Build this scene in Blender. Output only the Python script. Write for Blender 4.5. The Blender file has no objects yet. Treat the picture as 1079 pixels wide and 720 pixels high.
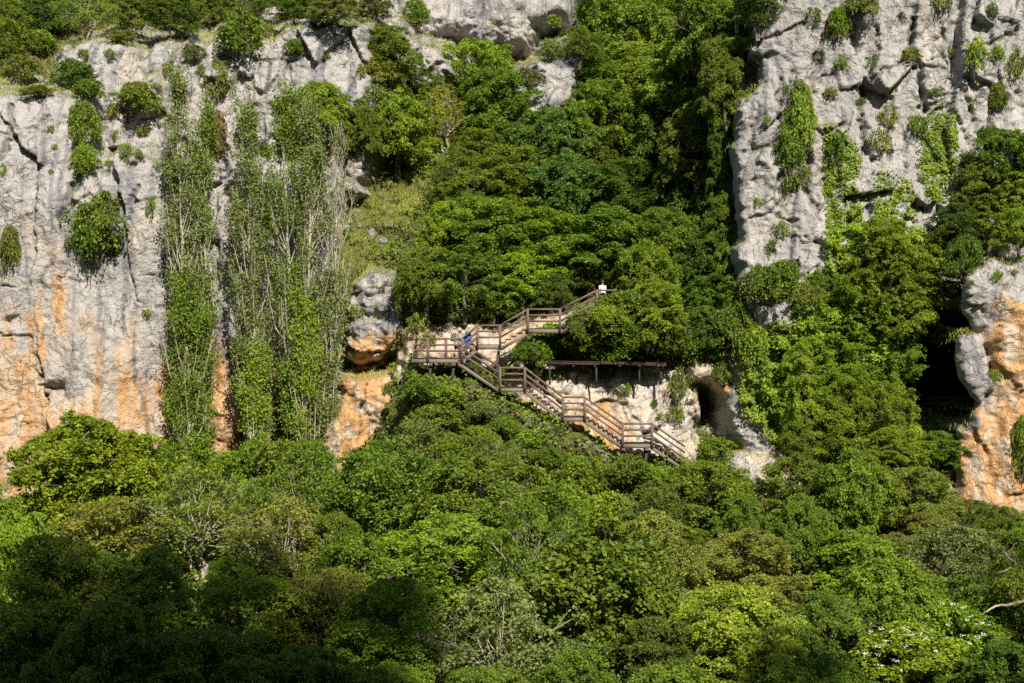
import bpy, math, random
import numpy as np
from mathutils import Vector

random.seed(7)
RNG = np.random.default_rng(7)
R = math.radians
SC = bpy.context.scene
COL = SC.collection

# ------------------------------------------------------------------ camera constants
F, CX, CY, CZ = 1700.0, 539.5, 360.0, 15.0      # focal length in photo pixels, centre, eye height in metres


def P(px, py, y):
    """World point seen at photo pixel (px, py) when it stands y metres away."""
    return Vector(((px - CX) * y / F, y, CZ - (py - CY) * y / F))


def XZ(pts, y):
    return np.array([((px - CX) * y / F, CZ - (py - CY) * y / F) for px, py in pts])


# ------------------------------------------------------------------ noise
def _hash(ix, iy, seed):
    h = (ix.astype(np.int64) * 374761393 + iy.astype(np.int64) * 668265263 + seed * 1442695041) & 0xFFFFFFFF
    h = ((h ^ (h >> 13)) * 1274126177) & 0xFFFFFFFF
    h = ((h ^ (h >> 16)) * 2246822519) & 0xFFFFFFFF
    return ((h ^ (h >> 15)) & 0xFFFFFF) / float(0xFFFFFF)


def vnoise(x, y, seed=0):
    ix, iy = np.floor(x), np.floor(y)
    fx, fy = x - ix, y - iy
    ux, uy = fx * fx * fx * (fx * (fx * 6 - 15) + 10), fy * fy * fy * (fy * (fy * 6 - 15) + 10)

    def g(ox, oy):
        a = _hash(ix + ox, iy + oy, seed) * 2 * math.pi
        return np.cos(a) * (fx - ox) + np.sin(a) * (fy - oy)
    a = g(0, 0) * (1 - ux) + g(1, 0) * ux
    b = g(0, 1) * (1 - ux) + g(1, 1) * ux
    return (a * (1 - uy) + b * uy) * 1.5


def fbm(x, y, octv=4, seed=0, gain=0.5):
    s, a = 0.0, 1.0
    for i in range(octv):
        s = s + a * vnoise(x * 2 ** i + 17.3 * i, y * 2 ** i - 9.1 * i, seed + i)
        a *= gain
    return s


def worley(x, y, seed=0):
    ix, iy = np.floor(x), np.floor(y)
    f1 = np.full(x.shape, 9.0)
    f2 = np.full(x.shape, 9.0)
    cid = np.zeros(x.shape)
    dx1 = np.zeros(x.shape)
    dy1 = np.zeros(x.shape)
    for ox in (-1, 0, 1):
        for oy in (-1, 0, 1):
            cx, cy = ix + ox, iy + oy
            jx = cx + 0.1 + 0.8 * _hash(cx, cy, seed)
            jy = cy + 0.1 + 0.8 * _hash(cx, cy, seed + 71)
            d = np.hypot(x - jx, y - jy)
            closer = d < f1
            f2 = np.where(closer, f1, np.minimum(f2, d))
            cid = np.where(closer, _hash(cx, cy, seed + 143), cid)
            dx1 = np.where(closer, x - jx, dx1)
            dy1 = np.where(closer, y - jy, dy1)
            f1 = np.where(closer, d, f1)
    return f1, f2, cid, dx1, dy1


def sstep(a, b, x):
    t = np.clip((x - a) / (b - a), 0, 1)
    return t * t * (3 - 2 * t)


def poly_sd(X, Z, poly):
    """Signed distance to a polygon in the (x, z) plane, negative inside."""
    d2 = np.full(X.shape, 1e9)
    inside = np.zeros(X.shape, bool)
    n = len(poly)
    for i in range(n):
        ax, az = poly[i]
        bx, bz = poly[(i + 1) % n]
        ex, ez = bx - ax, bz - az
        t = np.clip(((X - ax) * ex + (Z - az) * ez) / (ex * ex + ez * ez + 1e-9), 0, 1)
        d2 = np.minimum(d2, (X - ax - t * ex) ** 2 + (Z - az - t * ez) ** 2)
        if abs(ez) > 1e-9:
            c = ((az > Z) != (bz > Z)) & (X < ex * (Z - az) / ez + ax)
            inside ^= c
    d = np.sqrt(d2)
    return np.where(inside, -d, d)


# ------------------------------------------------------------------ object helpers
def mesh_np(name, verts, faces, mat=None, smooth=False, fattr=None, vcol=None):
    """faces: (N,4) int array of quads."""
    me = bpy.data.meshes.new(name)
    verts = np.asarray(verts, np.float32)
    faces = np.asarray(faces, np.int32)
    k = faces.shape[1]
    me.vertices.add(len(verts))
    me.vertices.foreach_set("co", verts.ravel())
    me.loops.add(faces.size)
    me.loops.foreach_set("vertex_index", faces.ravel())
    me.polygons.add(len(faces))
    me.polygons.foreach_set("loop_start", np.arange(0, faces.size, k, dtype=np.int32))
    me.polygons.foreach_set("loop_total", np.full(len(faces), k, np.int32))
    if smooth:
        me.polygons.foreach_set("use_smooth", np.ones(len(faces), bool))
    if fattr is not None:
        a = me.attributes.new("tint", 'FLOAT', 'FACE')
        a.data.foreach_set("value", np.asarray(fattr, np.float32))
    if vcol is not None:
        a = me.attributes.new("rock", 'FLOAT_COLOR', 'POINT')
        c = np.ones((len(verts), 4), np.float32)
        c[:, :3] = vcol
        a.data.foreach_set("color", c.ravel())
    me.update(calc_edges=True)
    if mat:
        me.materials.append(mat)
    return me


def link(name, me, parent=None, label=None, cat=None, group=None, kind=None):
    o = bpy.data.objects.new(name, me)
    COL.objects.link(o)
    if parent is not None:
        o.parent = parent
    return tag(o, label, cat, group, kind)


def tag(o, label=None, cat=None, group=None, kind=None):
    if label:
        o["label"] = label
    if cat:
        o["category"] = cat
    if group:
        o["group"] = group
    if kind:
        o["kind"] = kind
    return o


def empty(name, loc, label=None, cat=None, group=None):
    o = link(name, None, None, label, cat, group)
    o.location = loc
    o.empty_display_size = 0.3
    return o


class MB:
    """Collects boxes, bars and tubes into one mesh."""

    def __init__(s):
        s.v, s.f = [], []

    def bar(s, a, b, w, h, up=(0, 0, 1)):
        a, b = Vector(a), Vector(b)
        d = (b - a).normalized()
        up = Vector(up)
        sd = d.cross(up)
        if sd.length < 1e-4:
            sd = d.cross(Vector((0, 1, 0)))
        sd.normalize()
        u = sd.cross(d).normalized()
        n = len(s.v)
        for p in (a, b):
            for i, j in ((-1, -1), (1, -1), (1, 1), (-1, 1)):
                s.v.append(p + sd * (i * w / 2) + u * (j * h / 2))
        for q in ((0, 1, 2, 3), (7, 6, 5, 4), (0, 4, 5, 1), (1, 5, 6, 2), (2, 6, 7, 3), (3, 7, 4, 0)):
            s.f.append([n + k for k in q])
        return s

    def box(s, x0, x1, y0, y1, z0, z1):
        return s.bar(((x0 + x1) / 2, (y0 + y1) / 2, z0), ((x0 + x1) / 2, (y0 + y1) / 2, z1), abs(x1 - x0), abs(y1 - y0), up=(0, 1, 0))

    def tube(s, pts, rads, k=6):
        pts = [Vector(p) for p in pts]
        n = len(s.v)
        for i, p in enumerate(pts):
            d = (pts[min(i + 1, len(pts) - 1)] - pts[max(i - 1, 0)]).normalized()
            a = d.cross(Vector((0.31, 0.95, 0.1))).normalized()
            b = d.cross(a)
            for j in range(k):
                t = 2 * math.pi * j / k
                s.v.append(p + (a * math.cos(t) + b * math.sin(t)) * rads[i])
        for i in range(len(pts) - 1):
            for j in range(k):
                j2 = (j + 1) % k
                s.f.append([n + i * k + j, n + i * k + j2, n + (i + 1) * k + j2, n + (i + 1) * k + j])
        return s

    def mesh(s, name, mat, smooth=False, bevel=0):
        return mesh_np(name, np.array([tuple(v) for v in s.v]), np.array(s.f), mat, smooth)

    def build(s, name, mat, parent=None, smooth=False, label=None):
        return link(name, s.mesh(name, mat, smooth), parent, label)


# ------------------------------------------------------------------ materials
def new_mat(name):
    m = bpy.data.materials.new(name)
    m.use_nodes = True
    nt = m.node_tree
    b = nt.nodes["Principled BSDF"]
    return m, nt, b


def N(nt, t, **kw):
    n = nt.nodes.new(t)
    for k, v in kw.items():
        setattr(n, k, v)
    return n


def L(nt, a, b):
    nt.links.new(a, b)


def mix_rgb(nt, fac, a, b, blend='MIX'):
    n = N(nt, "ShaderNodeMix", data_type='RGBA', blend_type=blend)
    for sock, v in ((n.inputs[0], fac), (n.inputs[6], a), (n.inputs[7], b)):
        if hasattr(v, "links"):
            L(nt, v, sock)
        elif isinstance(v, (tuple, list)):
            sock.default_value = (*v, 1)
        else:
            sock.default_value = v
    return n.outputs[2]


def mapr(nt, src, a, b, c, d):
    n = N(nt, "ShaderNodeMapRange")
    L(nt, src, n.inputs[0])
    for i, v in enumerate((a, b, c, d)):
        n.inputs[i + 1].default_value = v
    return n.outputs[0]


def noise(nt, vec, scale, detail=4, rough=0.6):
    n = N(nt, "ShaderNodeTexNoise")
    n.inputs["Scale"].default_value = scale
    n.inputs["Detail"].default_value = detail
    n.inputs["Roughness"].default_value = rough
    if vec is not None:
        L(nt, vec, n.inputs["Vector"])
    return n.outputs["Fac"]


def rock_material():
    m, nt, b = new_mat("limestone")
    at = N(nt, "ShaderNodeAttribute", attribute_name="rock")
    geo = N(nt, "ShaderNodeNewGeometry")
    n1 = noise(nt, geo.outputs["Position"], 2.2, 8, 0.7)
    n2 = noise(nt, geo.outputs["Position"], 9.0, 5, 0.7)
    c = mix_rgb(nt, 1.0, at.outputs["Color"], mix_rgb(nt, mapr(nt, n1, 0.3, 0.7, 0, 1), (0.72, 0.72, 0.74), (1.12, 1.1, 1.06)), 'MULTIPLY')
    c = mix_rgb(nt, mapr(nt, n2, 0.56, 0.68, 0, 0.5), c, mix_rgb(nt, 1.0, c, (0.45, 0.45, 0.46), 'MULTIPLY'))
    lines = []
    wn = N(nt, "ShaderNodeTexNoise")
    wn.inputs["Scale"].default_value = 1.3
    wn.inputs["Detail"].default_value = 6
    L(nt, geo.outputs["Position"], wn.inputs["Vector"])
    for scl, rot, wdt, msk in (((0.60, 0.15, 0.13), 0.22, 0.016, 1.1), ((1.3, 0.4, 0.42), 0.1, 0.022, 2.0)):
        mp = N(nt, "ShaderNodeMapping")
        mp.inputs["Scale"].default_value = scl
        mp.inputs["Rotation"].default_value = (0, rot, 0)
        L(nt, geo.outputs["Position"], mp.inputs["Vector"])
        ad = N(nt, "ShaderNodeVectorMath", operation='MULTIPLY_ADD')
        L(nt, wn.outputs["Color"], ad.inputs[0])
        ad.inputs[1].default_value = (0.8, 0.5, 0.8)
        L(nt, mp.outputs[0], ad.inputs[2])
        ve = N(nt, "ShaderNodeTexVoronoi", feature='DISTANCE_TO_EDGE')
        ve.inputs["Scale"].default_value = 1.0
        L(nt, ad.outputs[0], ve.inputs["Vector"])
        ln = mapr(nt, ve.outputs["Distance"], 0.0, wdt, 1, 0)
        pn = noise(nt, geo.outputs["Position"], 0.35 * msk, 3)
        mu = N(nt, "ShaderNodeMath", operation='MULTIPLY')
        L(nt, ln, mu.inputs[0])
        L(nt, mapr(nt, pn, 0.53, 0.64, 0, 1), mu.inputs[1])
        lines.append(mu.outputs[0])
    mxl = N(nt, "ShaderNodeMath", operation='MAXIMUM')
    L(nt, lines[0], mxl.inputs[0])
    L(nt, lines[1], mxl.inputs[1])
    n3 = noise(nt, geo.outputs["Position"], 22.0, 4, 0.8)
    c = mix_rgb(nt, mapr(nt, n3, 0.6, 0.72, 0, 0.4), c, mix_rgb(nt, 1.0, c, (0.4, 0.4, 0.42), 'MULTIPLY'))
    L(nt, mix_rgb(nt, mxl.outputs[0], c, mix_rgb(nt, 1.0, c, (0.6, 0.6, 0.62), 'MULTIPLY')), b.inputs["Base Color"])
    b.inputs["Roughness"].default_value = 0.92
    b.inputs["Specular IOR Level"].default_value = 0.15
    bp = N(nt, "ShaderNodeBump")
    bp.inputs["Strength"].default_value = 0.9
    bp.inputs["Distance"].default_value = 0.15
    hs = []
    for sc_, wt_ in ((2.6, .8), (7.0, .35)):
        vo = N(nt, "ShaderNodeTexVoronoi", feature='F1', distance='CHEBYCHEV')
        vo.inputs["Scale"].default_value = sc_
        vo.inputs["Randomness"].default_value = 1
        wv2 = N(nt, "ShaderNodeVectorMath", operation='ADD')
        nz2 = N(nt, "ShaderNodeTexNoise")
        nz2.inputs["Scale"].default_value = 1.7
        L(nt, geo.outputs["Position"], nz2.inputs["Vector"])
        L(nt, geo.outputs["Position"], wv2.inputs[0])
        L(nt, nz2.outputs["Color"], wv2.inputs[1])
        L(nt, wv2.outputs[0], vo.inputs["Vector"])
        mm = N(nt, "ShaderNodeMath", operation='MULTIPLY')
        L(nt, vo.outputs["Distance"], mm.inputs[0])
        mm.inputs[1].default_value = wt_
        hs.append(mm.outputs[0])
    sm = N(nt, "ShaderNodeMath", operation='ADD')
    L(nt, hs[0], sm.inputs[0])
    L(nt, hs[1], sm.inputs[1])
    sm2 = N(nt, "ShaderNodeMath", operation='ADD')
    L(nt, sm.outputs[0], sm2.inputs[0])
    L(nt, n1, sm2.inputs[1])
    add = N(nt, "ShaderNodeMath", operation='MULTIPLY_ADD')
    L(nt, n2, add.inputs[0])
    add.inputs[1].default_value = 0.55
    cut = N(nt, "ShaderNodeMath", operation='MULTIPLY_ADD')
    L(nt, mxl.outputs[0], cut.inputs[0])
    cut.inputs[1].default_value = -0.9
    L(nt, sm2.outputs[0], cut.inputs[2])
    L(nt, cut.outputs[0], add.inputs[2])
    L(nt, add.outputs[0], bp.inputs["Height"])
    L(nt, bp.outputs[0], b.inputs["Normal"])
    return m


def soil_material():
    m, nt, b = new_mat("soil")
    geo = N(nt, "ShaderNodeNewGeometry")
    n1 = noise(nt, geo.outputs["Position"], 1.3, 6)
    at = N(nt, "ShaderNodeAttribute", attribute_name="rock")
    c = mix_rgb(nt, 1.0, at.outputs["Color"], mix_rgb(nt, mapr(nt, n1, 0.3, 0.7, 0, 1), (0.6, 0.65, 0.6), (1.3, 1.2, 1.1)), 'MULTIPLY')
    L(nt, c, b.inputs["Base Color"])
    b.inputs["Roughness"].default_value = 1
    b.inputs["Specular IOR Level"].default_value = 0
    return m


def leaf_material(name="leaf", transl=0.33):
    m, nt, b = new_mat(name)
    oi = N(nt, "ShaderNodeObjectInfo")
    at = N(nt, "ShaderNodeAttribute", attribute_name="tint")
    t = at.outputs["Fac"]
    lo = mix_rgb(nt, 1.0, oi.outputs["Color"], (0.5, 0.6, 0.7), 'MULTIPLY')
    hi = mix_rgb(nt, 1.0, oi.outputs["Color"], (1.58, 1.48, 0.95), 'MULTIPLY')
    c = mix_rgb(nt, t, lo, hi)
    L(nt, c, b.inputs["Base Color"])
    b.inputs["Roughness"].default_value = 0.55
    b.inputs["Specular IOR Level"].default_value = 0.28
    tr = N(nt, "ShaderNodeBsdfTranslucent")
    tc = mix_rgb(nt, 1.0, c, (1.5, 1.5, 0.7), 'MULTIPLY')
    L(nt, tc, tr.inputs["Color"])
    mx = N(nt, "ShaderNodeMixShader")
    mx.inputs[0].default_value = transl
    L(nt, b.outputs[0], mx.inputs[1])
    L(nt, tr.outputs[0], mx.inputs[2])
    out = [n for n in nt.nodes if n.type == 'OUTPUT_MATERIAL'][0]
    L(nt, mx.outputs[0], out.inputs["Surface"])
    return m


def plain(name, col, rough=0.8, var=0.25, scale=6.0, spec=0.2, stretch=None):
    m, nt, b = new_mat(name)
    tc = N(nt, "ShaderNodeTexCoord")
    vec = tc.outputs["Object"]
    if stretch:
        mp = N(nt, "ShaderNodeMapping")
        mp.inputs["Scale"].default_value = stretch
        L(nt, vec, mp.inputs["Vector"])
        vec = mp.outputs[0]
    n1 = noise(nt, vec, scale, 5)
    lo = tuple(c * (1 - var) for c in col)
    hi = tuple(min(1, c * (1 + var)) for c in col)
    L(nt, mix_rgb(nt, mapr(nt, n1, 0.3, 0.7, 0, 1), lo, hi), b.inputs["Base Color"])
    b.inputs["Roughness"].default_value = rough
    b.inputs["Specular IOR Level"].default_value = spec
    return m


M_ROCK = rock_material()
M_SOIL = soil_material()
M_LEAF = leaf_material()
M_GRASS = leaf_material("grass_blade", 0.25)
M_BARK = plain("bark", (0.13, 0.105, 0.08), 0.95, 0.4, 5.0)
M_PALEBARK = plain("pale_bark", (0.36, 0.32, 0.25), 0.9, 0.3, 4.0)
M_DEADWOOD = plain("dead_wood", (0.34, 0.28, 0.22), 0.9, 0.3, 4.0)
M_WOOD = plain("weathered_wood", (0.140, 0.104, 0.078), 0.85, 0.35, 3.0, 0.2, (1, 4, 8))
M_WOODL = plain("pale_weathered_wood", (0.185, 0.148, 0.118), 0.85, 0.3, 3.0, 0.2, (1, 4, 8))
M_DARKWOOD = plain("dark_wood", (0.055, 0.042, 0.035), 0.9, 0.3, 3.0)
M_PETAL = plain("petal", (0.85, 0.86, 0.78), 0.7, 0.05)

# ------------------------------------------------------------------ terrain: y = D(x, z)
xs = np.concatenate([np.arange(-62, -37, 0.4), np.arange(-37, 37, 0.08), np.arange(37, 62, 0.4)])
zs = np.concatenate([np.arange(-6, 0, 0.12), np.arange(0, 41, 0.08), np.arange(41, 80, 0.3)])
X, Z = np.meshgrid(xs, zs)

ZR = [-6, -4, -2, 2, 5, 8, 11, 14, 17, 20, 25, 32, 36, 40, 50, 80]
TAB = {
    -62: [50, 56, 62, 90, 106, 107, 108, 110, 111, 112, 113, 116, 121, 127, 143, 195],
    -28: [50, 56, 62, 90, 106, 107, 108, 110, 111, 112, 113, 116, 121, 127, 143, 195],
    -20: [50, 56, 62, 86, 100, 107, 108, 109, 110, 111, 113, 116, 121, 127, 143, 195],
    -13: [50, 56, 62, 84, 97, 105, 107, 108, 108.5, 110, 113, 119, 124, 130, 146, 195],
    -9.4: [50, 56, 62, 82, 95, 102, 103.5, 104.5, 106, 107.5, 112.5, 122, 127, 133, 150, 195],
    -5.9: [50, 56, 62, 80, 91, 97, 99, 101, 103, 105.5, 112, 123, 129, 136, 152, 195],
    0: [50, 56, 62, 79, 90, 97, 101.2, 101.5, 103, 106, 113.5, 124, 130, 137, 152, 195],
    3: [50, 56, 62, 79, 92, 99, 102.5, 102.5, 103, 106, 113.8, 124, 130, 137, 152, 195],
    5.9: [50, 56, 62, 79, 93, 100.5, 103.5, 103, 103, 106, 114, 124, 130, 137, 152, 195],
    11.8: [50, 56, 62, 79, 93, 99.5, 103, 103, 104, 107, 115, 125, 131, 137, 152, 195],
    15.3: [50, 56, 62, 77, 89, 99, 101, 102, 104, 108, 116, 126, 132, 138, 152, 195],
    21: [50, 56, 62, 75, 85, 94, 98, 100, 103, 108, 116, 126, 132, 138, 152, 195],
    27: [50, 56, 62, 76, 92, 95, 97, 99, 103, 108, 116, 126, 132, 138, 152, 195],
    62: [50, 56, 62, 76, 92, 95, 97, 99, 103, 108, 116, 126, 132, 138, 152, 195],
}
tx = sorted(TAB)
rows = np.array([np.interp(zs, ZR, TAB[k]) for k in tx])          # (ncol, nz)
BASE = np.array([np.interp(xs, tx, rows[:, j]) for j in range(len(zs))])
BASE = BASE - 1.3 * fbm(X / 7, Z / 4, 4, 3) - 0.25 * fbm(X / 1.2, Z / 0.8, 3, 5)

GRAY = np.array((0.415, 0.400, 0.380))
DGRAY = np.array((0.20, 0.20, 0.215))
CREAM = np.array((0.56, 0.47, 0.36))
WHITE = np.array((0.62, 0.57, 0.50))
ORANGE = np.array((0.56, 0.335, 0.155))
BROWN = np.array((0.25, 0.13, 0.06))


def facets(x, z, sx, sz, amp, tilt, seed):
    """Angular blocks: every cell is a plane of its own, stepped against its neighbours."""
    f1, f2, c, dx, dy = worley(x / sx, z / sz, seed)
    a = (c * 7.31) % 1 - 0.5
    b = (c * 13.7) % 1 - 0.5
    return amp * (c - 0.5) + tilt * (a * dx * sx + b * dy * sz), f2 - f1


def rock_disp(style):
    """Relief of a rock face in metres, positive towards the viewer, and a crack mask."""
    wx, wz = 0.35 * fbm(X / 2.2, Z / 2.2, 4, 31), 0.35 * fbm(X / 2.2, Z / 2.2, 4, 32)
    tiny = 0.10 * fbm(X / 0.7, Z / 0.8, 6, 25, 0.72)
    brk = sstep(-0.25, 0.35, fbm(X / 5, Z / 5, 3, 77))
    if style == 'fluted':
        up = sstep(20, 30, Z)
        d = 0.7 * fbm(X / 7, Z / 10, 4, 21) + 0.30 * fbm(X / 1.3 + wx, Z / 9, 4, 22) * (1 - .4 * up)
        fa, ga = facets(X + wx + 0.1 * Z, Z + wz + .2 * X, 5.5, 11.0, 0.6, 0.22, 5)
        fb, gb = facets(X + wx, Z + wz, 1.6, 2.4, 0.20, 0.35, 6)
        fc, gc = facets(X + wx * .6, Z + wz * .6, 0.6, 0.8, 0.12, 0.5, 7)
        d = d + fa + (fb + fc) * brk * (0.40 + 0.5 * up) + tiny * 0.55
        crack = (1 - sstep(0.0, 0.05, ga)) * (.3 + .7 * brk)
        d = d - 0.10 * crack
    elif style == 'blocky':
        sx, sz = X - 0.20 * Z + wx * .4, Z + 0.3 * X + wz * .4
        d = 0.5 * fbm(X / 6, Z / 9, 3, 43)
        fa, ga = facets(sx, sz, 3.0, 8.0, 0.75, 0.5, 8)
        fb, gb = facets(sx + .1 * Z, sz, 1.4, 3.4, 0.46, 0.75, 9)
        fc, gc = facets(X + wx * .7, Z + wz * .7, 0.5, 0.9, 0.24, 0.8, 10)
        d = d + fa + fb * (.4 + .6 * brk) + fc * (.3 + .7 * brk) + tiny * .9
        crack = (1 - sstep(0.0, 0.05, ga))
        d = d - 0.15 * crack
        crack = np.maximum(crack, .6 * (1 - sstep(0, .06, gb)) * brk)
    elif style == 'smooth':
        d = 0.8 * fbm(X / 4, Z / 5, 4, 53) + 0.2 * fbm(X / .9 + wx, Z / 2.5, 4, 54)
        fa, ga = facets(X + wx - .2 * Z, Z + wz + .3 * X, 2.4, 4.2, 0.5, 0.4, 15)
        fb, gb = facets(X + wx, Z + wz, 0.8, 1.1, 0.16, 0.5, 16)
        d = d + fa + fb * brk + tiny * 1.2
        crack = (1 - sstep(0.0, 0.05, ga)) * brk
        d = d - 0.2 * crack
    else:
        d = 0.8 * fbm(X / 4, Z / 4, 4, 53)
        fa, ga = facets(X + wx, Z + wz + .3 * X, 2.6, 2.2, 0.7, 0.5, 12)
        fb, gb = facets(X + wx, Z + wz, 0.9, 0.8, 0.28, 0.5, 13)
        fc, gc = facets(X + wx * .5, Z + wz * .5, 0.42, 0.4, 0.10, 0.4, 14)
        d = d + fa + fb + fc + tiny * 1.3
        crack = (1 - sstep(0.0, 0.05, ga))
        d = d - 0.18 * crack
    return d, crack


REL = {k: rock_disp(k) for k in ('fluted', 'blocky', 'rough', 'smooth')}
jag = 0.5 * fbm(X / 1.6, Z / 1.6, 4, 61)

# name, polygon in photo pixels at its own distance, distance, lean (m back per m up), relief, edge softness, object
LAYERS = [
    ('L1', [(-90, 640), (-90, 102), (5, 101), (40, 97), (72, 104), (80, 140), (100, 175), (120, 160), (150, 152), (172, 182), (186, 240), (182, 300), (176, 400), (182, 480), (190, 640)], 104.0, 0.06, 'fluted', 1.0, 'west'),
    ('L2', [(55, 140), (60, 52), (100, 40), (128, 47), (142, 62), (165, 44), (190, 49), (228, 42), (255, 62), (275, 42), (300, 30), (345, 24), (378, 27), (386, 60), (392, 105), (380, 200), (150, 240)], 111.0, 0.10, 'blocky', 0.8, 'west'),
    ('L2b', [(100, 100), (150, 75), (170, 100), (200, 120), (250, 150), (240, 260), (120, 240), (110, 180)], 107.5, 0.25, 'rough', 0.8, 'west'),
    ('L3', [(150, 640), (160, 190), (300, 160), (335, 180), (345, 300), (362, 400), (345, 480), (330, 640)], 107.0, 0.05, 'fluted', 1.0, 'west'),
    ('L3b', [(150, 640), (165, 330), (225, 300), (240, 350), (232, 400), (250, 430), (300, 430), (300, 640)], 105.5, 0.04, 'rough', 1.2, 'west'),
    ('L4', [(366, 325), (374, 300), (388, 287), (408, 290), (423, 312), (424, 345), (412, 362), (395, 378), (372, 384), (362, 372)], 102.6, -0.12, 'rough', 0.55, 'outcrop'),
    ('L5', [(335, 500), (342, 455), (362, 402), (398, 392), (425, 392), (452, 412), (462, 424), (455, 440), (420, 440), (380, 470), (360, 500)], 101.0, 0.32, 'smooth', 0.8, 'outcrop'),
    ('W1', [(508, 392), (530, 372), (560, 372), (580, 382), (640, 388), (690, 386), (712, 396), (730, 420), (728, 455), (740, 480), (720, 520), (650, 560), (590, 540), (600, 480), (580, 440), (540, 420)], 98.0, 0.16, 'smooth', 0.7, 'wall'),
    ('W5', [(424, 410), (428, 352), (455, 342), (490, 346), (530, 352), (565, 332), (605, 330), (606, 352), (580, 366), (560, 385), (540, 408), (500, 400), (470, 408)], 100.0, 0.35, 'smooth', 0.7, 'wall'),
    ('W2', [(728, 388), (748, 362), (762, 330), (782, 312), (806, 318), (800, 350), (778, 372), (768, 392), (778, 420), (786, 452), (792, 500), (775, 470), (768, 420), (752, 398), (735, 402)], 98.6, 0.10, 'rough', 0.45, 'wall'),
    ('W3', [(786, 432), (800, 440), (818, 452), (832, 480), (838, 510), (790, 520), (784, 470)], 97.2, 0.2, 'rough', 0.35, 'wall'),
    ('W4', [(795, 505), (830, 495), (858, 505), (866, 530), (840, 545), (800, 535)], 92.5, 0.4, 'rough', 0.4, 'wall'),
    ('BK', [(428, 640), (432, 400), (490, 402), (540, 430), (600, 460), (650, 486), (725, 498), (745, 640)], 94.9, 0.10, 'rough', 0.5, 'hill'),
    ('LG', [(548, 372), (556, 350), (600, 338), (640, 330), (700, 330), (720, 350), (706, 384), (572, 384)], 100.2, 0.5, 'rough', 0.5, 'hill'),
    ('LG2', [(598, 352), (640, 340), (700, 330), (715, 350), (708, 382), (600, 382)], 98.6, 0.4, 'rough', 0.5, 'hill'),
    ('R1', [(800, 345), (784, 300), (780, 240), (781, 150), (789, 100), (806, 78), (801, 45), (806, 12), (812, -90), (1200, -90), (1200, 290), (1060, 285), (1000, 300), (960, 330), (900, 360), (850, 360)], 98.5, 0.15, 'blocky', 0.6, 'east'),
    ('R2', [(800, 520), (775, 440), (772, 380), (800, 330), (880, 310), (950, 300), (968, 330), (962, 380), (958, 440), (972, 470), (1010, 480), (1010, 560), (800, 560)], 97.0, 0.16, 'rough', 0.9, 'east'),
    ('R3', [(1020, 330), (1016, 300), (1022, 283), (1060, 276), (1085, 272), (1200, 268), (1200, 600), (1040, 600), (1008, 560), (1010, 505), (1016, 455), (1034, 424), (1046, 380), (1030, 350)], 92.0, 0.04, 'smooth', 0.7, 'pillar'),
    ('R3b', [(1006, 366), (1018, 350), (1036, 352), (1048, 380), (1052, 410), (1040, 428), (1022, 416), (1010, 396)], 91.7, 0.0, 'smooth', 0.5, 'pillar'),
    ('R3c', [(984, 552), (990, 515), (1000, 490), (1012, 490), (1014, 560)], 93.6, 0.25, 'rough', 0.4, 'pillar'),
    ('C1', [(392, 28), (396, -60), (600, -60), (596, 8), (560, 16), (554, 44), (500, 42), (480, 30), (440, 32), (410, 28)], 129.0, 0.35, 'rough', 0.9, 'crag'),
    ('C2', [(556, 128), (556, 92), (568, 66), (590, 60), (604, 40), (612, 60), (600, 112), (585, 120)], 118.0, 0.6, 'rough', 0.7, 'crag'),
    ('C3', [(398, 78), (404, 44), (430, 42), (462, 50), (470, 70), (455, 90), (420, 82)], 119.5, 0.5, 'rough', 0.7, 'crag'),
]
STEEP = {'BK': 4.5, 'R1': 9, 'R3': 14, 'R3b': 12, 'L4': 7, 'W2': 6, 'W3': 6}      # how sharply a face turns away at its edge
SOILY = [k + 1 for k, l in enumerate(LAYERS) if l[6] == 'hill']
D = BASE.copy()
OWN = np.zeros(X.shape, int)
CRK = np.zeros(X.shape)
for i, (nm, pg, y0, lean, style, soft, grp) in enumerate(LAYERS):
    pl = XZ(pg, y0)
    sd = poly_sd(X, Z, pl) + jag * (0.45 if soft < 0.6 else 0.8)
    zc = pl[:, 1].mean()
    rd, ck = REL[style]
    yy = y0 + lean * (Z - zc) + np.where(sd > 0, sd * STEEP.get(nm, 3.5), 0) + soft * 1.3 * np.exp(np.minimum(sd, 0) / soft) - rd
    win = yy < D
    OWN = np.where(win, i + 1, OWN)
    CRK = np.where(win, ck, CRK)
    D = np.minimum(D, yy)

OWN = np.where(np.isin(OWN, SOILY), 0, OWN)


def recess(poly, y0, depth, soft=0.8):
    """A cave: the surface is pushed back inside the outline."""
    global D
    sd = poly_sd(X, Z, XZ(poly, y0)) + jag * 0.5
    D = D + depth * sstep(0.0, soft, -sd)


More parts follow.
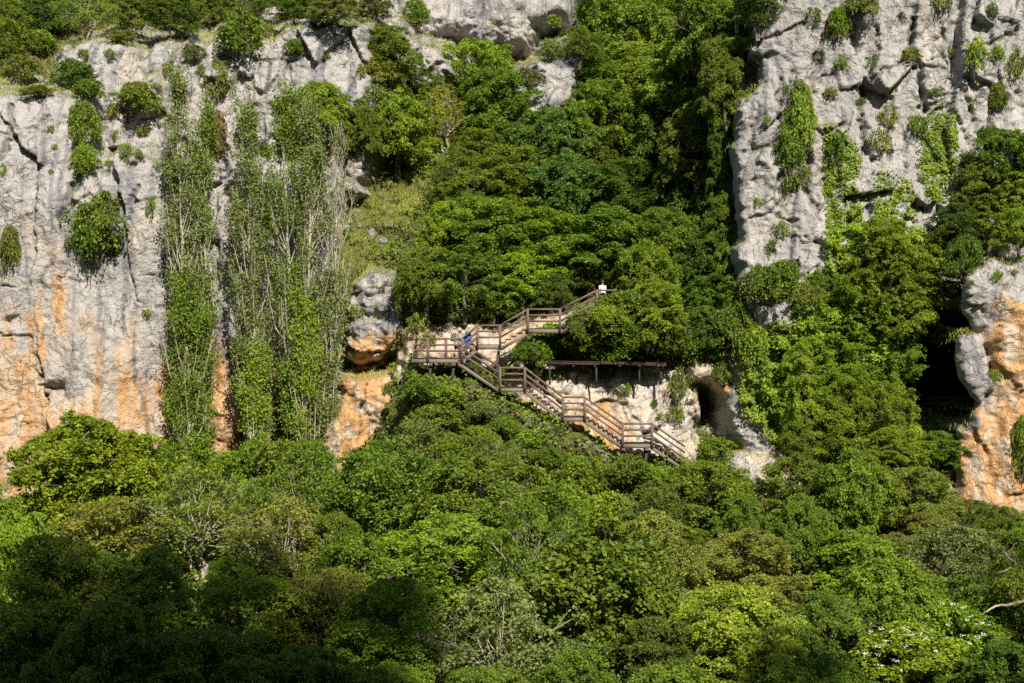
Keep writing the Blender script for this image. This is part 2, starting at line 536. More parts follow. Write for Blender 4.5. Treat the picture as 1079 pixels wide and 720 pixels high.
def fissure(pts, y0, width, depth):
    """A joint in the rock: a narrow cut along a line."""
    pl = XZ(pts, y0)
    i0, i1 = np.searchsorted(xs, (pl[:, 0].min() - 1, pl[:, 0].max() + 1))
    j0, j1 = np.searchsorted(zs, (pl[:, 1].min() - 1, pl[:, 1].max() + 1))
    sl = (slice(j0, j1), slice(i0, i1))
    x, z = X[sl], Z[sl]
    jx, jz = x + .25 * fbm(x / .9, z / .9, 3, 65), z + .25 * fbm(x / .9, z / .9, 3, 66)
    d = np.full(x.shape, 99.0)
    for (ax, az), (bx, bz) in zip(pl[:-1], pl[1:]):
        ex, ez = bx - ax, bz - az
        t = np.clip(((jx - ax) * ex + (jz - az) * ez) / (ex * ex + ez * ez), 0, 1)
        d = np.minimum(d, np.hypot(jx - ax - t * ex, jz - az - t * ez))
    wv_ = width * (.75 + .6 * vnoise(x / .8, z / .8, 67))
    k = (1 - sstep(wv_ * .3, wv_, d)) * (OWN[sl] > 0)
    D[sl] += depth * .5 * k
    CRK[sl] = np.maximum(CRK[sl], k)


for pts, wd, dp in [
    ([(968, 15), (969, 47), (974, 73), (979, 113)], .34, 1.6), ([(904, 22), (909, 50)], .26, 1.2), ([(911, 108), (913, 132), (914, 160)], .24, 1.3), ([(850, 128), (853, 175)], .26, 1.0),
    ([(852, 137), (870, 138), (888, 131)], .2, .7), ([(799, 45), (819, 33), (849, 21)], .22, .8), ([(922, 79), (949, 63), (966, 50)], .2, .7), ([(962, 124), (980, 122), (1000, 112)], .2, .8),
    ([(1042, 42), (1060, 38), (1080, 26)], .25, .9), ([(799, 108), (796, 155)], .2, .8), ([(828, 78), (822, 128), (818, 170)], .3, .9), ([(850, 200), (862, 232)], .24, .8), ([(782, 160), (818, 153)], .18, .6),
    ([(925, 0), (932, 40), (920, 80), (915, 108)], .24, .9), ([(870, 40), (858, 90), (850, 128)], .3, .9), ([(1000, 20), (1008, 70), (1030, 130)], .22, .8), ([(885, 132), (889, 160), (880, 200)], .2, .7), ([(940, 110), (936, 170)], .2, .8), ([(960, 128), (955, 180)], .2, .7),
    ([(790, 230), (812, 225), (840, 235)], .2, .7), ([(905, 55), (880, 75), (862, 85)], .18, .5), ([(830, 250), (855, 255), (870, 262)], .2, .6), ([(982, 60), (1010, 52), (1040, 60)], .16, .5), ([(985, 100), (1015, 95)], .16, .5)]:
    fissure(pts, 98.5, wd, dp)
for pts, wd, dp in [
    ([(0, 168), (9, 140), (5, 108)], .25, .9), ([(14, 134), (46, 137)], .14, .5), ([(72, 100), (76, 140), (82, 180), (66, 230)], .5, 1.2), ([(134, 230), (147, 195)], .2, .8), ([(70, 216), (94, 206)], .22, .7),
    ([(0, 302), (20, 300)], .16, .5), ([(0, 352), (30, 356), (44, 400)], .22, .6), ([(46, 408), (68, 410)], .25, .6), ([(110, 76), (138, 73)], .2, .7), ([(150, 290), (172, 292)], .12, .4),
    ([(60, 300), (70, 285), (72, 262)], .14, .4), ([(128, 310), (130, 350)], .1, .35), ([(40, 300), (52, 280)], .2, .4), ([(108, 180), (125, 150), (140, 175)], .22, .7)]:
    fissure(pts, 104, wd, dp)
for pts, wd, dp in [([(336, 33), (341, 98)], .22, .7), ([(300, 60), (308, 98)], .18, .6), ([(180, 52), (176, 85)], .25, .8), ([(225, 48), (232, 90)], .3, .9), ([(282, 62), (320, 58)], .2, .5), ([(365, 36), (372, 98)], .16, .5)]:
    fissure(pts, 111, wd, dp)
for pts, wd, dp in [([(632, 428), (640, 424), (655, 425), (668, 444), (672, 458)], .22, .7), ([(615, 425), (640, 424)], .2, .6), ([(678, 442), (690, 432)], .18, .5), ([(700, 395), (708, 430)], .2, .6)]:
    fissure(pts, 100.2, wd, dp)

recess([(968, 340), (1004, 320), (1018, 335), (1003, 362), (1006, 400), (1028, 428), (1014, 452), (965, 452), (952, 430), (956, 370)], 94, 9.0)
recess([(738, 412), (752, 402), (768, 425), (772, 455), (760, 462), (742, 450)], 99, 3.0)
recess([(366, 388), (400, 380), (420, 366), (418, 392), (400, 400), (366, 402)], 103, 2.0, 0.5)
recess([(232, 372), (250, 365), (262, 395), (258, 440), (240, 420)], 106, 2.2)
recess([(1003, 478), (1014, 470), (1012, 545), (1006, 548)], 92.5, 2.0, 0.4)
recess([(0, 335), (20, 330), (24, 345), (6, 352)], 104, 0.5, 0.4)
recess([(46, 400), (75, 398), (82, 425), (50, 432)], 104, 0.7, 0.6)

# ---- rock colour, fixed to the rock itself
streak = fbm(X / 0.55 + 0.5 * fbm(X / 2, Z / 4, 2, 81), Z / 9, 4, 82, 0.6)
blot = fbm(X / 4, Z / 5, 4, 83)
fine = fbm(X / 0.6, Z / 0.6, 4, 84)


def lerp(a, b, t):
    return a + (b - a) * t[..., None]


col = np.broadcast_to(GRAY, X.shape + (3,)).copy()
col = lerp(col, CREAM * 0.95, 0.3 * sstep(0.1, 0.7, blot))
col = lerp(col, DGRAY * 1.15, 0.68 * sstep(0.12, 0.55, streak + 0.4 * fbm(X / 3, Z / 8, 3, 85)))
col = lerp(col, DGRAY, 0.4 * sstep(0.35, 0.75, fine))
PXv = CX + F * X / 104.0
PYv = CY - F * (Z - CZ) / 104.0
west = np.isin(OWN, [1, 2, 3, 4, 5])
low = sstep(285, 440, PYv + 70 * blot - 0.18 * np.abs(PXv - 60) + 40 * fbm(X / 1.2, Z / 5, 3, 88))
om = np.clip(low * (0.12 + .5 * sstep(370, 470, PYv) + 1.05 * sstep(-0.35, 0.3, streak + 0.9 * fbm(X / 1.5, Z / 5, 3, 86))), 0, 1) * west
col = lerp(col, lerp(np.broadcast_to(ORANGE, col.shape), CREAM, sstep(-0.1, 0.45, fbm(X / 0.9, Z / 5, 4, 87))), om)
deep = west & (OWN >= 4)
col = np.where(deep[..., None] & (PYv > 380)[..., None], lerp(lerp(col, ORANGE, np.full(X.shape, .6)), BROWN, 0.6 * sstep(0, 0.5, fine)), col)


def orange_patch(layer_ids, poly, y0, amt=1.0):
    global col
    sd = poly_sd(X, Z, XZ(poly, y0)) + 0.9 * fbm(X / 1.2, Z / 1.2, 3, 91)
    m = sstep(0.3, -0.5, sd) * np.isin(OWN, layer_ids) * amt
    tone = lerp(np.broadcast_to(ORANGE * 1.02, col.shape), CREAM, sstep(-0.2, 0.5, fbm(X / 0.9, Z / 1.6, 4, 92)))
    tone = lerp(tone, BROWN, 0.45 * sstep(0.3, 0.7, fine))
    col = lerp(col, tone, m)


NAMES = {n[0]: i + 1 for i, n in enumerate(LAYERS)}
for nm in ('W1', 'W5', 'W2', 'W3', 'W4', 'R3c'):
    m = (OWN == NAMES[nm]).astype(float)
    c = lerp(np.broadcast_to(WHITE, col.shape), CREAM * 1.05, sstep(-0.1, 0.5, blot + 0.6 * fine))
    c = lerp(c, DGRAY * 1.2, 0.6 * sstep(0.35, 0.6, fbm(X / 0.5, Z / 1.2, 4, 93)))
    col = lerp(col, c, m)
orange_patch([NAMES['L1']], [(-80, 640), (-80, 380), (10, 330), (40, 390), (60, 430), (130, 450), (178, 470), (178, 640)], 104, 0.6)
orange_patch([NAMES['L5'], NAMES['L4']], [(320, 520), (340, 440), (365, 365), (430, 340), (430, 390), (480, 420), (460, 460), (380, 520)], 102)
orange_patch([NAMES['W1']], [(590, 440), (610, 425), (640, 428), (668, 446), (670, 470), (640, 480), (600, 470)], 100)
orange_patch([NAMES['W5']], [(420, 420), (420, 340), (620, 320), (620, 420)], 100, 0.45)
orange_patch([NAMES['W1']], [(508, 395), (530, 385), (552, 400), (556, 440), (520, 440)], 100, 0.6)
orange_patch([NAMES['W2'], NAMES['W3']], [(770, 380), (785, 440), (800, 445), (800, 500), (780, 500), (745, 450), (755, 420)], 98)
orange_patch([NAMES['R3']], [(1040, 330), (1060, 310), (1200, 300), (1200, 600), (1010, 600), (1010, 520), (1024, 450), (1045, 420)], 92)
m = ((OWN == NAMES['L4']) & (poly_sd(X, Z, XZ([(372, 320), (395, 318), (415, 325), (415, 345), (395, 352), (372, 352)], 102.6)) < 0)).astype(float)
col = lerp(col, np.array((0.27, 0.28, 0.31)), 0.7 * m * sstep(-0.3, 0.3, streak))
m = ((OWN == NAMES['W3']) & (X > XZ([(800, 0)], 97.2)[0, 0])).astype(float)
col = lerp(col, np.array((0.26, 0.28, 0.33)), 0.8 * m)
m = (OWN == NAMES['R1']).astype(float)
cellv = worley((X - .2 * Z) / 1.4, (Z + .3 * X) / 2.8, 9)[2]
col = col * (1 + (m * (cellv - .5) * .3))[..., None]
col = lerp(col, DGRAY * .9, m * .38 * sstep(.15, .6, fbm(X / 1.1, Z / 2.2, 5, 97, .65)))
col = lerp(col, GRAY * 1.05, 0.4 * m)
col = lerp(col, DGRAY * 0.6, 0.5 * np.clip(CRK, 0, 1) * (OWN > 0))
soil = lerp(np.broadcast_to(np.array((0.055, 0.05, 0.03)), col.shape), np.array((0.10, 0.085, 0.05)), sstep(-0.2, 0.5, fine))
stony = sstep(0.35, 0.7, fbm(X / 2, Z / 1.5, 4, 95)) * sstep(6, 10, Z)
soil = lerp(soil, GRAY * 0.8, stony * 0.8)
col = np.where((OWN == 0)[..., None], soil, col)
col = np.clip(col, 0.01, 0.8)

Dh = D.copy()
Dh[:, 1:-1] = (D[:, :-2] + 2 * D[:, 1:-1] + D[:, 2:]) / 4
D = np.where(OWN > 0, Dh, D)
nz, nx = X.shape
idx = np.arange(nz * nx).reshape(nz, nx)
quads = np.stack([idx[:-1, :-1], idx[:-1, 1:], idx[1:, 1:], idx[1:, :-1]], -1).reshape(-1, 4)
XU = X.copy()      # faces that turn away are undercut a little, like the hollows they close
for nm, y0, k_, cond in (('R1', 99.6, .16, X < 17), ('R3', 92.6, .34, X < 29), ('R3b', 92.0, .34, X < 29)):
    XU = XU + np.where((OWN == NAMES[nm]) & cond & (D > y0 + .8), (D - y0 - .8) * k_, 0)
VERT = np.stack([XU, D, Z], -1).reshape(-1, 3)
gid_of = {'hill': 0, 'west': 1, 'outcrop': 2, 'wall': 3, 'east': 4, 'pillar': 5, 'crag': 6}
lay_gid = np.array([0] + [gid_of[l[6]] for l in LAYERS])
GID = lay_gid[OWN]
fg = GID[:-1, :-1].reshape(-1)
TERR = {
    'hill': ("hillside", "steep wooded hillside of soil and stones behind the wooden stairs", M_SOIL),
    'west': ("cliff", "tall grey cliff streaked with orange and cream, left of the poplars", M_ROCK),
    'outcrop': ("rock_outcrop", "overhanging orange rock outcrop left of the wooden stairs", M_ROCK),
    'wall': ("rock_wall", "pale white and cream rock wall behind the lower stairs", M_ROCK),
    'east': ("cliff", "cracked grey cliff with ivy at the upper right", M_ROCK),
    'pillar': ("rock_pillar", "orange and white rock pillar beside the dark cave at the right edge", M_ROCK),
    'crag': ("crag", "grey rock ledges near the top of the gully", M_ROCK),
}
flatcol = col.reshape(-1, 3)
for k, (nm, lab, mt) in TERR.items():
    q = quads[fg == gid_of[k]]
    u, inv = np.unique(q, return_inverse=True)
    me = mesh_np(nm, VERT[u], inv.reshape(-1, 4), mt, True, vcol=flatcol[u])
    link(nm, me, None, lab, None, None, "structure")


def sampleD(x, z):
    i = np.clip(np.searchsorted(xs, x) - 1, 0, nx - 2)
    j = np.clip(np.searchsorted(zs, z) - 1, 0, nz - 2)
    a = np.clip((x - xs[i]) / (xs[i + 1] - xs[i]), 0, 1)
    b = np.clip((z - zs[j]) / (zs[j + 1] - zs[j]), 0, 1)
    return (D[j, i] * (1 - a) + D[j, i + 1] * a) * (1 - b) + (D[j + 1, i] * (1 - a) + D[j + 1, i + 1] * a) * b


YS = np.arange(52, 190, 0.1)


def drop(px, py):
    """First point of the terrain on the line of sight through a photo pixel."""
    x = (px - CX) * YS / F
    z = CZ - (py - CY) * YS / F
    hit = np.nonzero(YS >= sampleD(x, z))[0]
    y = YS[hit[0]] if len(hit) else 150.0
    return P(px, py, y)


# ground, water and the near bank
def sheet(name, x0, x1, y0, y1, z, mat, label):
    me = mesh_np(name, [(x0, y0, z), (x1, y0, z), (x1, y1, z), (x0, y1, z)], [[0, 1, 2, 3]], mat)
    return link(name, me, None, label, None, None, "structure")


M_GROUND = plain("valley_ground", (0.07, 0.075, 0.035), 1.0, 0.4, 0.4)
sheet("ground", -900, 900, -900, 900, -6.5, M_GROUND, "valley floor of earth and grass reaching the horizon")
mw, nt, b = new_mat("river_water")
b.inputs["Base Color"].default_value = (0.02, 0.05, 0.04, 1)
b.inputs["Roughness"].default_value = 0.08
bp = N(nt, "ShaderNodeBump")
bp.inputs["Strength"].default_value = 0.25
L(nt, noise(nt, None, 30.0, 3), bp.inputs["Height"])
L(nt, bp.outputs[0], b.inputs["Normal"])
sheet("river", -400, 400, 14, 52, -6.2, mw, "dark green river between the two banks")

# ------------------------------------------------------------------ sun
AZ, EL = R(16), R(39)
SUN = Vector((math.sin(AZ) * math.cos(EL), -math.cos(AZ) * math.cos(EL), math.sin(EL)))


# ------------------------------------------------------------------ leaves and crowns
def unit(v):
    return v / (np.linalg.norm(v, axis=-1, keepdims=True) + 1e-9)


def leaf_quads(pos, nrm, size, aspect=0.55, droop=0.0):
    n = len(pos)
    nrm = unit(nrm)
    d = RNG.normal(size=(n, 3))
    d[:, 2] -= droop
    d = unit(d - nrm * (d * nrm).sum(1, keepdims=True))
    s = np.cross(nrm, d)
    sz = np.asarray(size)[:, None]
    v = np.stack([pos - d * sz * 0.5, pos + s * sz * aspect * 0.5 + nrm * sz * 0.08, pos + d * sz * 0.5, pos - s * sz * aspect * 0.5 + nrm * sz * 0.08], 1)
    return v.reshape(-1, 3), np.arange(n * 4).reshape(n, 4)


def crown_points(rad, zc, hz, lobes, lobe_r, flat, sprays, per, spray_r, top=0.0, jitter=0.5, upness=0.8, shape=2.0, inner=0.12):
    """Leaf positions, normals and tints of a crown of overlapping leafy lobes; also the lobe centres."""
    cs, rs = [], []
    for i in range(lobes):
        t = (i + 0.5) / lobes
        zz = 1 - 1.85 * t
        a = i * 2.39996 + random.uniform(-.5, .5)
        rr = math.sqrt(max(0, 1 - abs(zz) ** (shape if zz > 0 else 6))) * random.uniform(0.45, 1.15)
        k = random.uniform(0.72, 1.08)
        lr = lobe_r * random.choice((.55, .7, .85, 1.0, 1.35))
        rr *= 1 + .28 * math.sin(2 * a + lobes) * math.sin(3.1 * a + 2 * zz)
        cs.append((rr * math.cos(a) * (rad - lr * .5) , rr * math.sin(a) * (rad - lr * .5), zc + zz * k * (hz - lr * flat) + top))
        rs.append(lr)
    cs, rs = np.array(cs), np.array(rs)
    pos, nrm, tint = [], [], []
    for c, r in zip(cs, rs):
        lt = random.uniform(-0.12, 0.12)
        for _ in range(max(3, int(sprays * (r / lobe_r) ** 2))):
            u = RNG.normal(size=3)
            u /= np.linalg.norm(u)
            if u[2] < -0.4:
                u[2] = -u[2]
            if random.random() < 0.25:
                u *= 0.75
            p = c + u * np.array((r, r, r * flat))
            inside = ((p - cs) / np.stack([rs, rs, rs * flat], 1))
            if (np.sum(inside ** 2, 1) < 0.45).sum() > 0:
                continue
            ax = unit(u * np.array((1, 1, 1 / flat)) * 0.6 + np.array((0, 0, upness)) + RNG.normal(size=3) * 0.18)
            o_ = u * np.array((1, 1, .35)) + RNG.normal(size=3) * .35
            t1 = unit(o_ - ax * (o_ @ ax))
            t2 = np.cross(ax, t1)
            n = max(4, int(per * random.uniform(.6, 1.3)))
            sr = spray_r * random.uniform(.7, 1.35)
            q = np.sqrt(RNG.random(n)) * sr
            th = RNG.random(n) * 2 * math.pi
            el = random.choice((1.0, 1.3, 1.7, 2.4))
            qa = q * np.cos(th) * el + sr * (el - 1) * .6
            lp = p + np.outer(qa, t1) + np.outer(q * np.sin(th) * .8, t2) - np.outer(qa * np.abs(qa) / sr * 0.16 + q * q / sr * .25, ax) + RNG.normal(size=(n, 3)) * sr * 0.16
            pos.append(lp)
            nrm.append(ax + RNG.normal(size=(n, 3)) * jitter)
            tint.append(np.clip(0.42 + lt + random.uniform(-.16, .16) + RNG.normal(size=n) * 0.17, 0, 1))
    pos, nrm, tint = np.concatenate(pos), np.concatenate(nrm), np.concatenate(tint)
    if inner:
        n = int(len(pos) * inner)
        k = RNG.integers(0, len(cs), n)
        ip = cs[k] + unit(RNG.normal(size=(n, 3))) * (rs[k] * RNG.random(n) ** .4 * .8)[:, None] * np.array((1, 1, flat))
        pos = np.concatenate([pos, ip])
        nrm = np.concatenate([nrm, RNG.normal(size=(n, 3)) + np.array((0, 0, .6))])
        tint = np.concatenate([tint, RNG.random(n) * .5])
    return pos, nrm, tint, cs, rs


def limbs(cs, height_fork, r0, lean=0.0, multi=1, frac=0.85, wob=0.12, foot=-0.5):
    mb = MB()
    fx = lean
    for s in range(multi):
        a = s * 2.1 + 0.4
        bx, by = (0.12 * math.cos(a) * (multi > 1), 0.12 * math.sin(a) * (multi > 1))
        pts = [(bx, by, foot)]
        for i in range(1, 5):
            t = i / 4
            pts.append((bx + fx * t + bx * 3 * t + random.uniform(-wob, wob), by + by * 3 * t + random.uniform(-wob, wob), height_fork * t))
        mb.tube(pts, [r0 * (1.25 - 0.16 * i) for i in range(5)], 7)
        tip = Vector(pts[-1])
        for c in cs[s::multi]:
            c = Vector(c)
            mid = tip.lerp(c, 0.5) + Vector((random.uniform(-.2, .2), random.uniform(-.2, .2), random.uniform(-.25, .05)))
            st = Vector(pts[3]).lerp(tip, random.random())
            mb.tube([st, mid, tip.lerp(c, frac)], [r0 * .42, r0 * .26, r0 * .1], 5)
            for _ in range(2):
                e = c + Vector((random.uniform(-.6, .6), random.uniform(-.6, .6), random.uniform(-.1, .4)))
                mb.tube([mid.lerp(c, .5), e], [r0 * .14, r0 * .05], 4)
    return mb


PROTO = {}


def proto(kind, name, rad, h, crown_me, trunk_me):
    PROTO.setdefault(kind, []).append(dict(name=name, rad=rad, h=h, crown=crown_me, trunk=trunk_me))


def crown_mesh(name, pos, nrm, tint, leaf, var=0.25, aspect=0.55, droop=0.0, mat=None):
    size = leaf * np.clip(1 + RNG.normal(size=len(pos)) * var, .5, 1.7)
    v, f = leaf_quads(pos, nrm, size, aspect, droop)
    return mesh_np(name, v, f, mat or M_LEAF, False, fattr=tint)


def make_protos():
    for s in range(9):      # broad crowns, some layered, some fluffy, some tall
        fl, ups = ((.5, .75), (.8, .4), (.65, .55))[s % 3]
        rd, zc_, hz2 = ((2.7, 2.9, 2.6), (2.5, 3.2, 3.1), (2.1, 3.4, 3.4))[s // 3]
        p, n, t, cs, rs = crown_points(rd, zc_, hz2, 74 + 5 * (s % 3), 0.52, fl, 15, 46, 0.24, jitter=0.85, upness=ups, inner=.08)
        proto('broad', 'broadleaf_tree', rd * 1.04, zc_ + hz2, crown_mesh("crown", p, n, t, 0.128, .35), limbs(cs[::2], 2.6, 0.13, random.uniform(-.3, .3), 1 + s % 2).mesh("trunk", M_BARK, True))
    for s in range(3):      # compact fine-leaved crowns
        p, n, t, cs, rs = crown_points(2.5, 2.4, 2.4, 70, 0.6, 0.85, 17, 56, 0.24, jitter=0.7, upness=0.45)
        proto('dense', 'dense_tree', 2.55, 4.6, crown_mesh("crown", p, n, t, 0.135), limbs(cs, 2.0, 0.16).mesh("trunk", M_BARK, True))
    for s in range(4):      # open shrubby trees with pale twigs
        p, n, t, cs, rs = crown_points(2.4, 2.7, 2.4, 44, 0.6, 0.65, 10, 34, 0.34, jitter=0.75, inner=0.05)
        proto('open', 'open_tree', 2.45, 5.0, crown_mesh("crown", p, n, t, 0.15), limbs(cs, 1.6, 0.10, 0.2, 3, 1.0).mesh("trunk", (M_PALEBARK, M_BARK, M_BARK)[s % 3], True))
    for s in range(2):      # big drooping leaves
        p, n, t, cs, rs = crown_points(2.9, 4.2, 4.0, 40, 0.95, 0.75, 18, 32, 0.46, jitter=0.55, upness=0.35, inner=0.1)
        proto('bigleaf', 'large_leaved_tree', 2.95, 8.2, crown_mesh("crown", p, n, t, 0.28, aspect=0.62, droop=1.0), limbs(cs, 4.0, 0.16, 0, 2).mesh("trunk", M_BARK, True))
    for s in range(4):      # bushes
        p, n, t, cs, rs = crown_points(1.2, 0.80, 0.95, 30, 0.36, 0.75, 12, 26, 0.22, jitter=0.75, inner=0.12)
        proto('bush', 'shrub', 1.25, 1.95, crown_mesh("foliage", p, n, t, 0.13), limbs(cs, 0.5, 0.04, 0, 3, 1.0, .05, -.1).mesh("stem", M_BARK, True))
    for s in range(4):      # tufts in the cracks of the cliff
        p, n, t, cs, rs = crown_points(0.5, 0.32, 0.40, 16, 0.16, 0.8, 7, 10, 0.12, jitter=0.85, inner=0.1)
        proto('tuft', 'cliff_shrub', 0.55, 0.74, crown_mesh("foliage", p, n, t, 0.095), limbs(cs, 0.2, 0.02, 0, 2, 1.0, .02, -.05).mesh("stem", M_BARK, True))


make_protos()

PAL = {
    'dark': ((0.105, 0.162, 0.022), "dark green"),
    'mid': ((0.158, 0.226, 0.024), "mid green"),
    'bright': ((0.215, 0.300, 0.026), "bright green"),
    'yellow': ((0.260, 0.350, 0.034), "yellowish green"),
    'olive': ((0.210, 0.235, 0.044), "olive green"),
    'grey': ((0.190, 0.235, 0.072), "greyish green"),
    'blue': ((0.120, 0.200, 0.042), "bluish green"),
    'ivy': ((0.190, 0.265, 0.034), "ivy green"),
    'brown': ((0.200, 0.155, 0.060), "brownish"),
}
TREES = []        # (object, px, cy, w, kind, palette) for the labels written at the end
SHAPE = {'broad': "layered", 'dense': "compact rounded", 'open': "sparse twiggy", 'bigleaf': "large-leaved", 'bush': "bushy", 'tuft': "small"}


def plant(kind, px, cy, w, h, pal, label=None, group=None, cat=None, trunk=0.08, fwd=None, var=None, at=None):
    """Roots a tree or shrub on the terrain so that its crown spans w x h photo pixels round (px, cy)."""
    if var is None and kind == 'broad':
        order = sorted(range(len(PROTO[kind])), key=lambda k: abs(math.log((h * 1.08 / w) / (PROTO[kind][k]['h'] / 2 / PROTO[kind][k]['rad']))))
        var = random.choice([k for k in order[:6] if k % 3 or random.random() < .3] or order[:3])
    pr = PROTO[kind][var if var is not None else random.randrange(len(PROTO[kind]))]
    base = drop(px, cy + h * (0.5 + trunk if kind not in ('bush', 'tuft') else 0.34))
    y = base.y
    wm = w * y / F
    hm = h * (1 + trunk) * y / F
    sink = {'tuft': 0.06, 'bush': 0.15}.get(kind, 0.2)
    if fwd is None:
        fwd = {'tuft': 0.08, 'bush': 0.2}.get(kind, 0.12) * wm
    root = empty(pr['name'], (base.x, y - fwd, base.z), None, cat or ("tree" if kind in ('broad', 'dense', 'open', 'bigleaf') else "shrub"), group)
    a = random.uniform(0, 2 * math.pi)
    root.rotation_euler = (random.uniform(-.11, .11), random.uniform(-.11, .11), a)
    sx = wm / (2 * pr['rad'])
    kx = random.uniform(.9, 1.12)
    root.scale = (sx * kx, sx / kx, hm / pr['h'] * random.uniform(.95, 1.08))
    c = link(pr['crown'].name.split('.')[0], pr['crown'], root)
    t = link(pr['trunk'].name.split('.')[0], pr['trunk'], root)
    j = RNG.normal(size=3) * np.array((.055, .04, .10))
    k = 1 + random.uniform(-.14, .14)
    c.color = tuple(max(.01, v * k * (1 + jj)) for v, jj in zip(PAL[pal][0], j)) + (1,)
    if label:
        root["label"] = label
    TREES.append([root, px, cy, w, h, kind, pal])
    return root


# ------------------------------------------------------------------ trees the photo singles out
G_TOP = "trees along the top of the left cliff"
for a in [(8, 22, 55, 62, 'mid'), (48, 14, 58, 48, 'dark'), (92, 14, 60, 52, 'mid'), (138, 12, 52, 44, 'olive'), (180, 14, 56, 48, 'dark'), (222, 8, 50, 40, 'mid'),
          (262, 5, 46, 36, 'dark'), (312, 8, 52, 34, 'mid'), (352, 8, 56, 44, 'olive'), (395, 4, 40, 34, 'grey'), (28, 2, 60, 40, 'dark'), (115, -4, 60, 40, 'bright'), (160, -2, 60, 40, 'mid'), (205, -8, 60, 40, 'olive'), (335, -8, 60, 40, 'dark'), (70, -6, 60, 40, 'mid'), (290, -8, 60, 40, 'mid')]:
    plant(random.choice(['broad', 'broad', 'open']), *a, group=G_TOP)
for a in [(44, 48, 34, 26, 'bright'), (8, 52, 36, 36, 'mid'), (256, 46, 56, 48, 'mid'), (22, 78, 40, 30, 'olive'), (78, 84, 40, 34, 'dark'), (146, 108, 46, 30, 'olive'),
          (95, 98, 36, 22, 'mid'), (130, 42, 30, 16, 'olive'), (312, 52, 20, 20, 'mid'), (205, 60, 26, 22, 'grey'), (232, 92, 30, 44, 'olive'), (228, 150, 26, 50, 'brown'), (40, 98, 30, 12, 'olive')]:
    plant('bush', *a, group="bushes on the ledges of the left cliff")
plant('bush', 88, 140, 34, 62, 'mid', label="tall dark shrub growing in the cleft of the left cliff", var=0)
plant('bush', 92, 172, 30, 36, 'bright', label="bright shrub at the foot of the cleft in the left cliff", var=1)
plant('bush', 108, 245, 54, 64, 'mid', label="big dark bush hanging on the smooth grey face of the left cliff", var=2, fwd=0.5)
plant('bush', 104, 262, 44, 40, 'dark', label="lower half of the dark bush on the smooth left cliff face", var=3, fwd=0.5)
plant('bush', 8, 265, 26, 40, 'olive', label="olive shrub on the left cliff at the edge of the picture")

# trees behind and right of the poplars
for k, px, cy, w, h, pal, lab in [
    ('dense', 336, 122, 66, 60, 'bright', "bright rounded tree just behind the tops of the poplars"),
    ('dense', 420, 148, 92, 84, 'bright', "dense bright green rounded tree above the grassy patch"),
    ('dense', 384, 142, 50, 66, 'mid', "compact tree squeezed between the poplars and the dense rounded tree"),
    ('broad', 412, 62, 60, 72, 'mid', "leafy tree beside the right end of the grey upper cliff"),
    ('broad', 440, 95, 70, 70, 'mid', "tree in the gully above the dense rounded tree"),
    ('broad', 500, 78, 80, 80, 'bright', "tall bright tree in the middle of the upper gully"),
    ('broad', 530, 120, 90, 90, 'mid', "wide tree left of the bare sloping rock slab"),
    ('open', 548, 36, 44, 56, 'dark', "dark twiggy tree on the ledge under the top crags"),
    ('open', 470, 130, 60, 70, 'olive', "olive twiggy tree beside the dense rounded tree"),
    ('bush', 438, 18, 28, 34, 'mid', "bush against the top grey crag"),
    ('bush', 580, 55, 24, 30, 'grey', "grey bush above the bare sloping slab"),
    ('bush', 518, 48, 26, 24, 'olive', "olive bush on the crag ledge left of the dark twiggy tree"),
]:
    plant(k, px, cy, w, h, pal, label=lab, trunk=-.06)

# the gully forest
G_GUL = "trees filling the wooded gully"
hero = [(640, 30, 90, 80, 'mid'), (700, 30, 90, 80, 'bright'), (748, 30, 90, 90, 'mid'), (618, 80, 80, 80, 'mid'), (670, 80, 96, 80, 'bright'), (725, 85, 96, 90, 'bright'), (764, 80, 56, 90, 'mid'),
        (590, 150, 90, 80, 'blue'), (640, 130, 90, 80, 'mid'), (700, 140, 100, 90, 'dark'), (742, 150, 76, 90, 'mid'), (540, 190, 90, 70, 'mid'), (505, 205, 80, 60, 'mid'),
        (600, 205, 100, 70, 'blue'), (660, 200, 100, 70, 'dark'), (720, 205, 90, 80, 'dark'), (752, 220, 56, 90, 'dark'), (474, 246, 70, 66, 'bright'), (510, 245, 100, 70, 'mid'),
        (575, 250, 100, 70, 'bright'), (640, 250, 100, 70, 'mid'), (700, 258, 90, 80, 'mid'), (742, 282, 76, 76, 'dark'), (450, 296, 64, 66, 'mid'), (490, 295, 90, 70, 'mid'), (550, 295, 90, 60, 'bright'),
        (605, 285, 60, 50, 'mid'), (680, 290, 70, 60, 'bright'), (735, 315, 70, 60, 'mid'), (690, 325, 80, 60, 'bright'), (745, 350, 60, 50, 'dark'), (660, 340, 60, 50, 'mid'), (620, 352, 70, 46, 'bright'), (583, 362, 44, 36, 'bright'), (700, 362, 50, 40, 'mid'), (655, 372, 50, 26, 'bright'), (758, 262, 44, 90, 'dark')]
for px, cy, w, h, pal in hero:
    plant(random.choice(['broad', 'broad', 'broad', 'dense']) if w > 55 else 'bush', px, cy, w, h, pal, group=G_GUL)

for px, cy, w, h, pal in [(764, 30, 40, 70, 'mid'), (760, 75, 38, 60, 'bright'), (763, 115, 36, 60, 'mid'), (762, 150, 36, 60, 'dark'), (764, 190, 36, 60, 'dark'), (765, 230, 36, 60, 'mid'), (767, 270, 36, 60, 'mid'), (772, 305, 34, 44, 'mid')]:
    plant('broad', px, cy, w, h, pal, group=G_GUL, fwd=.5)

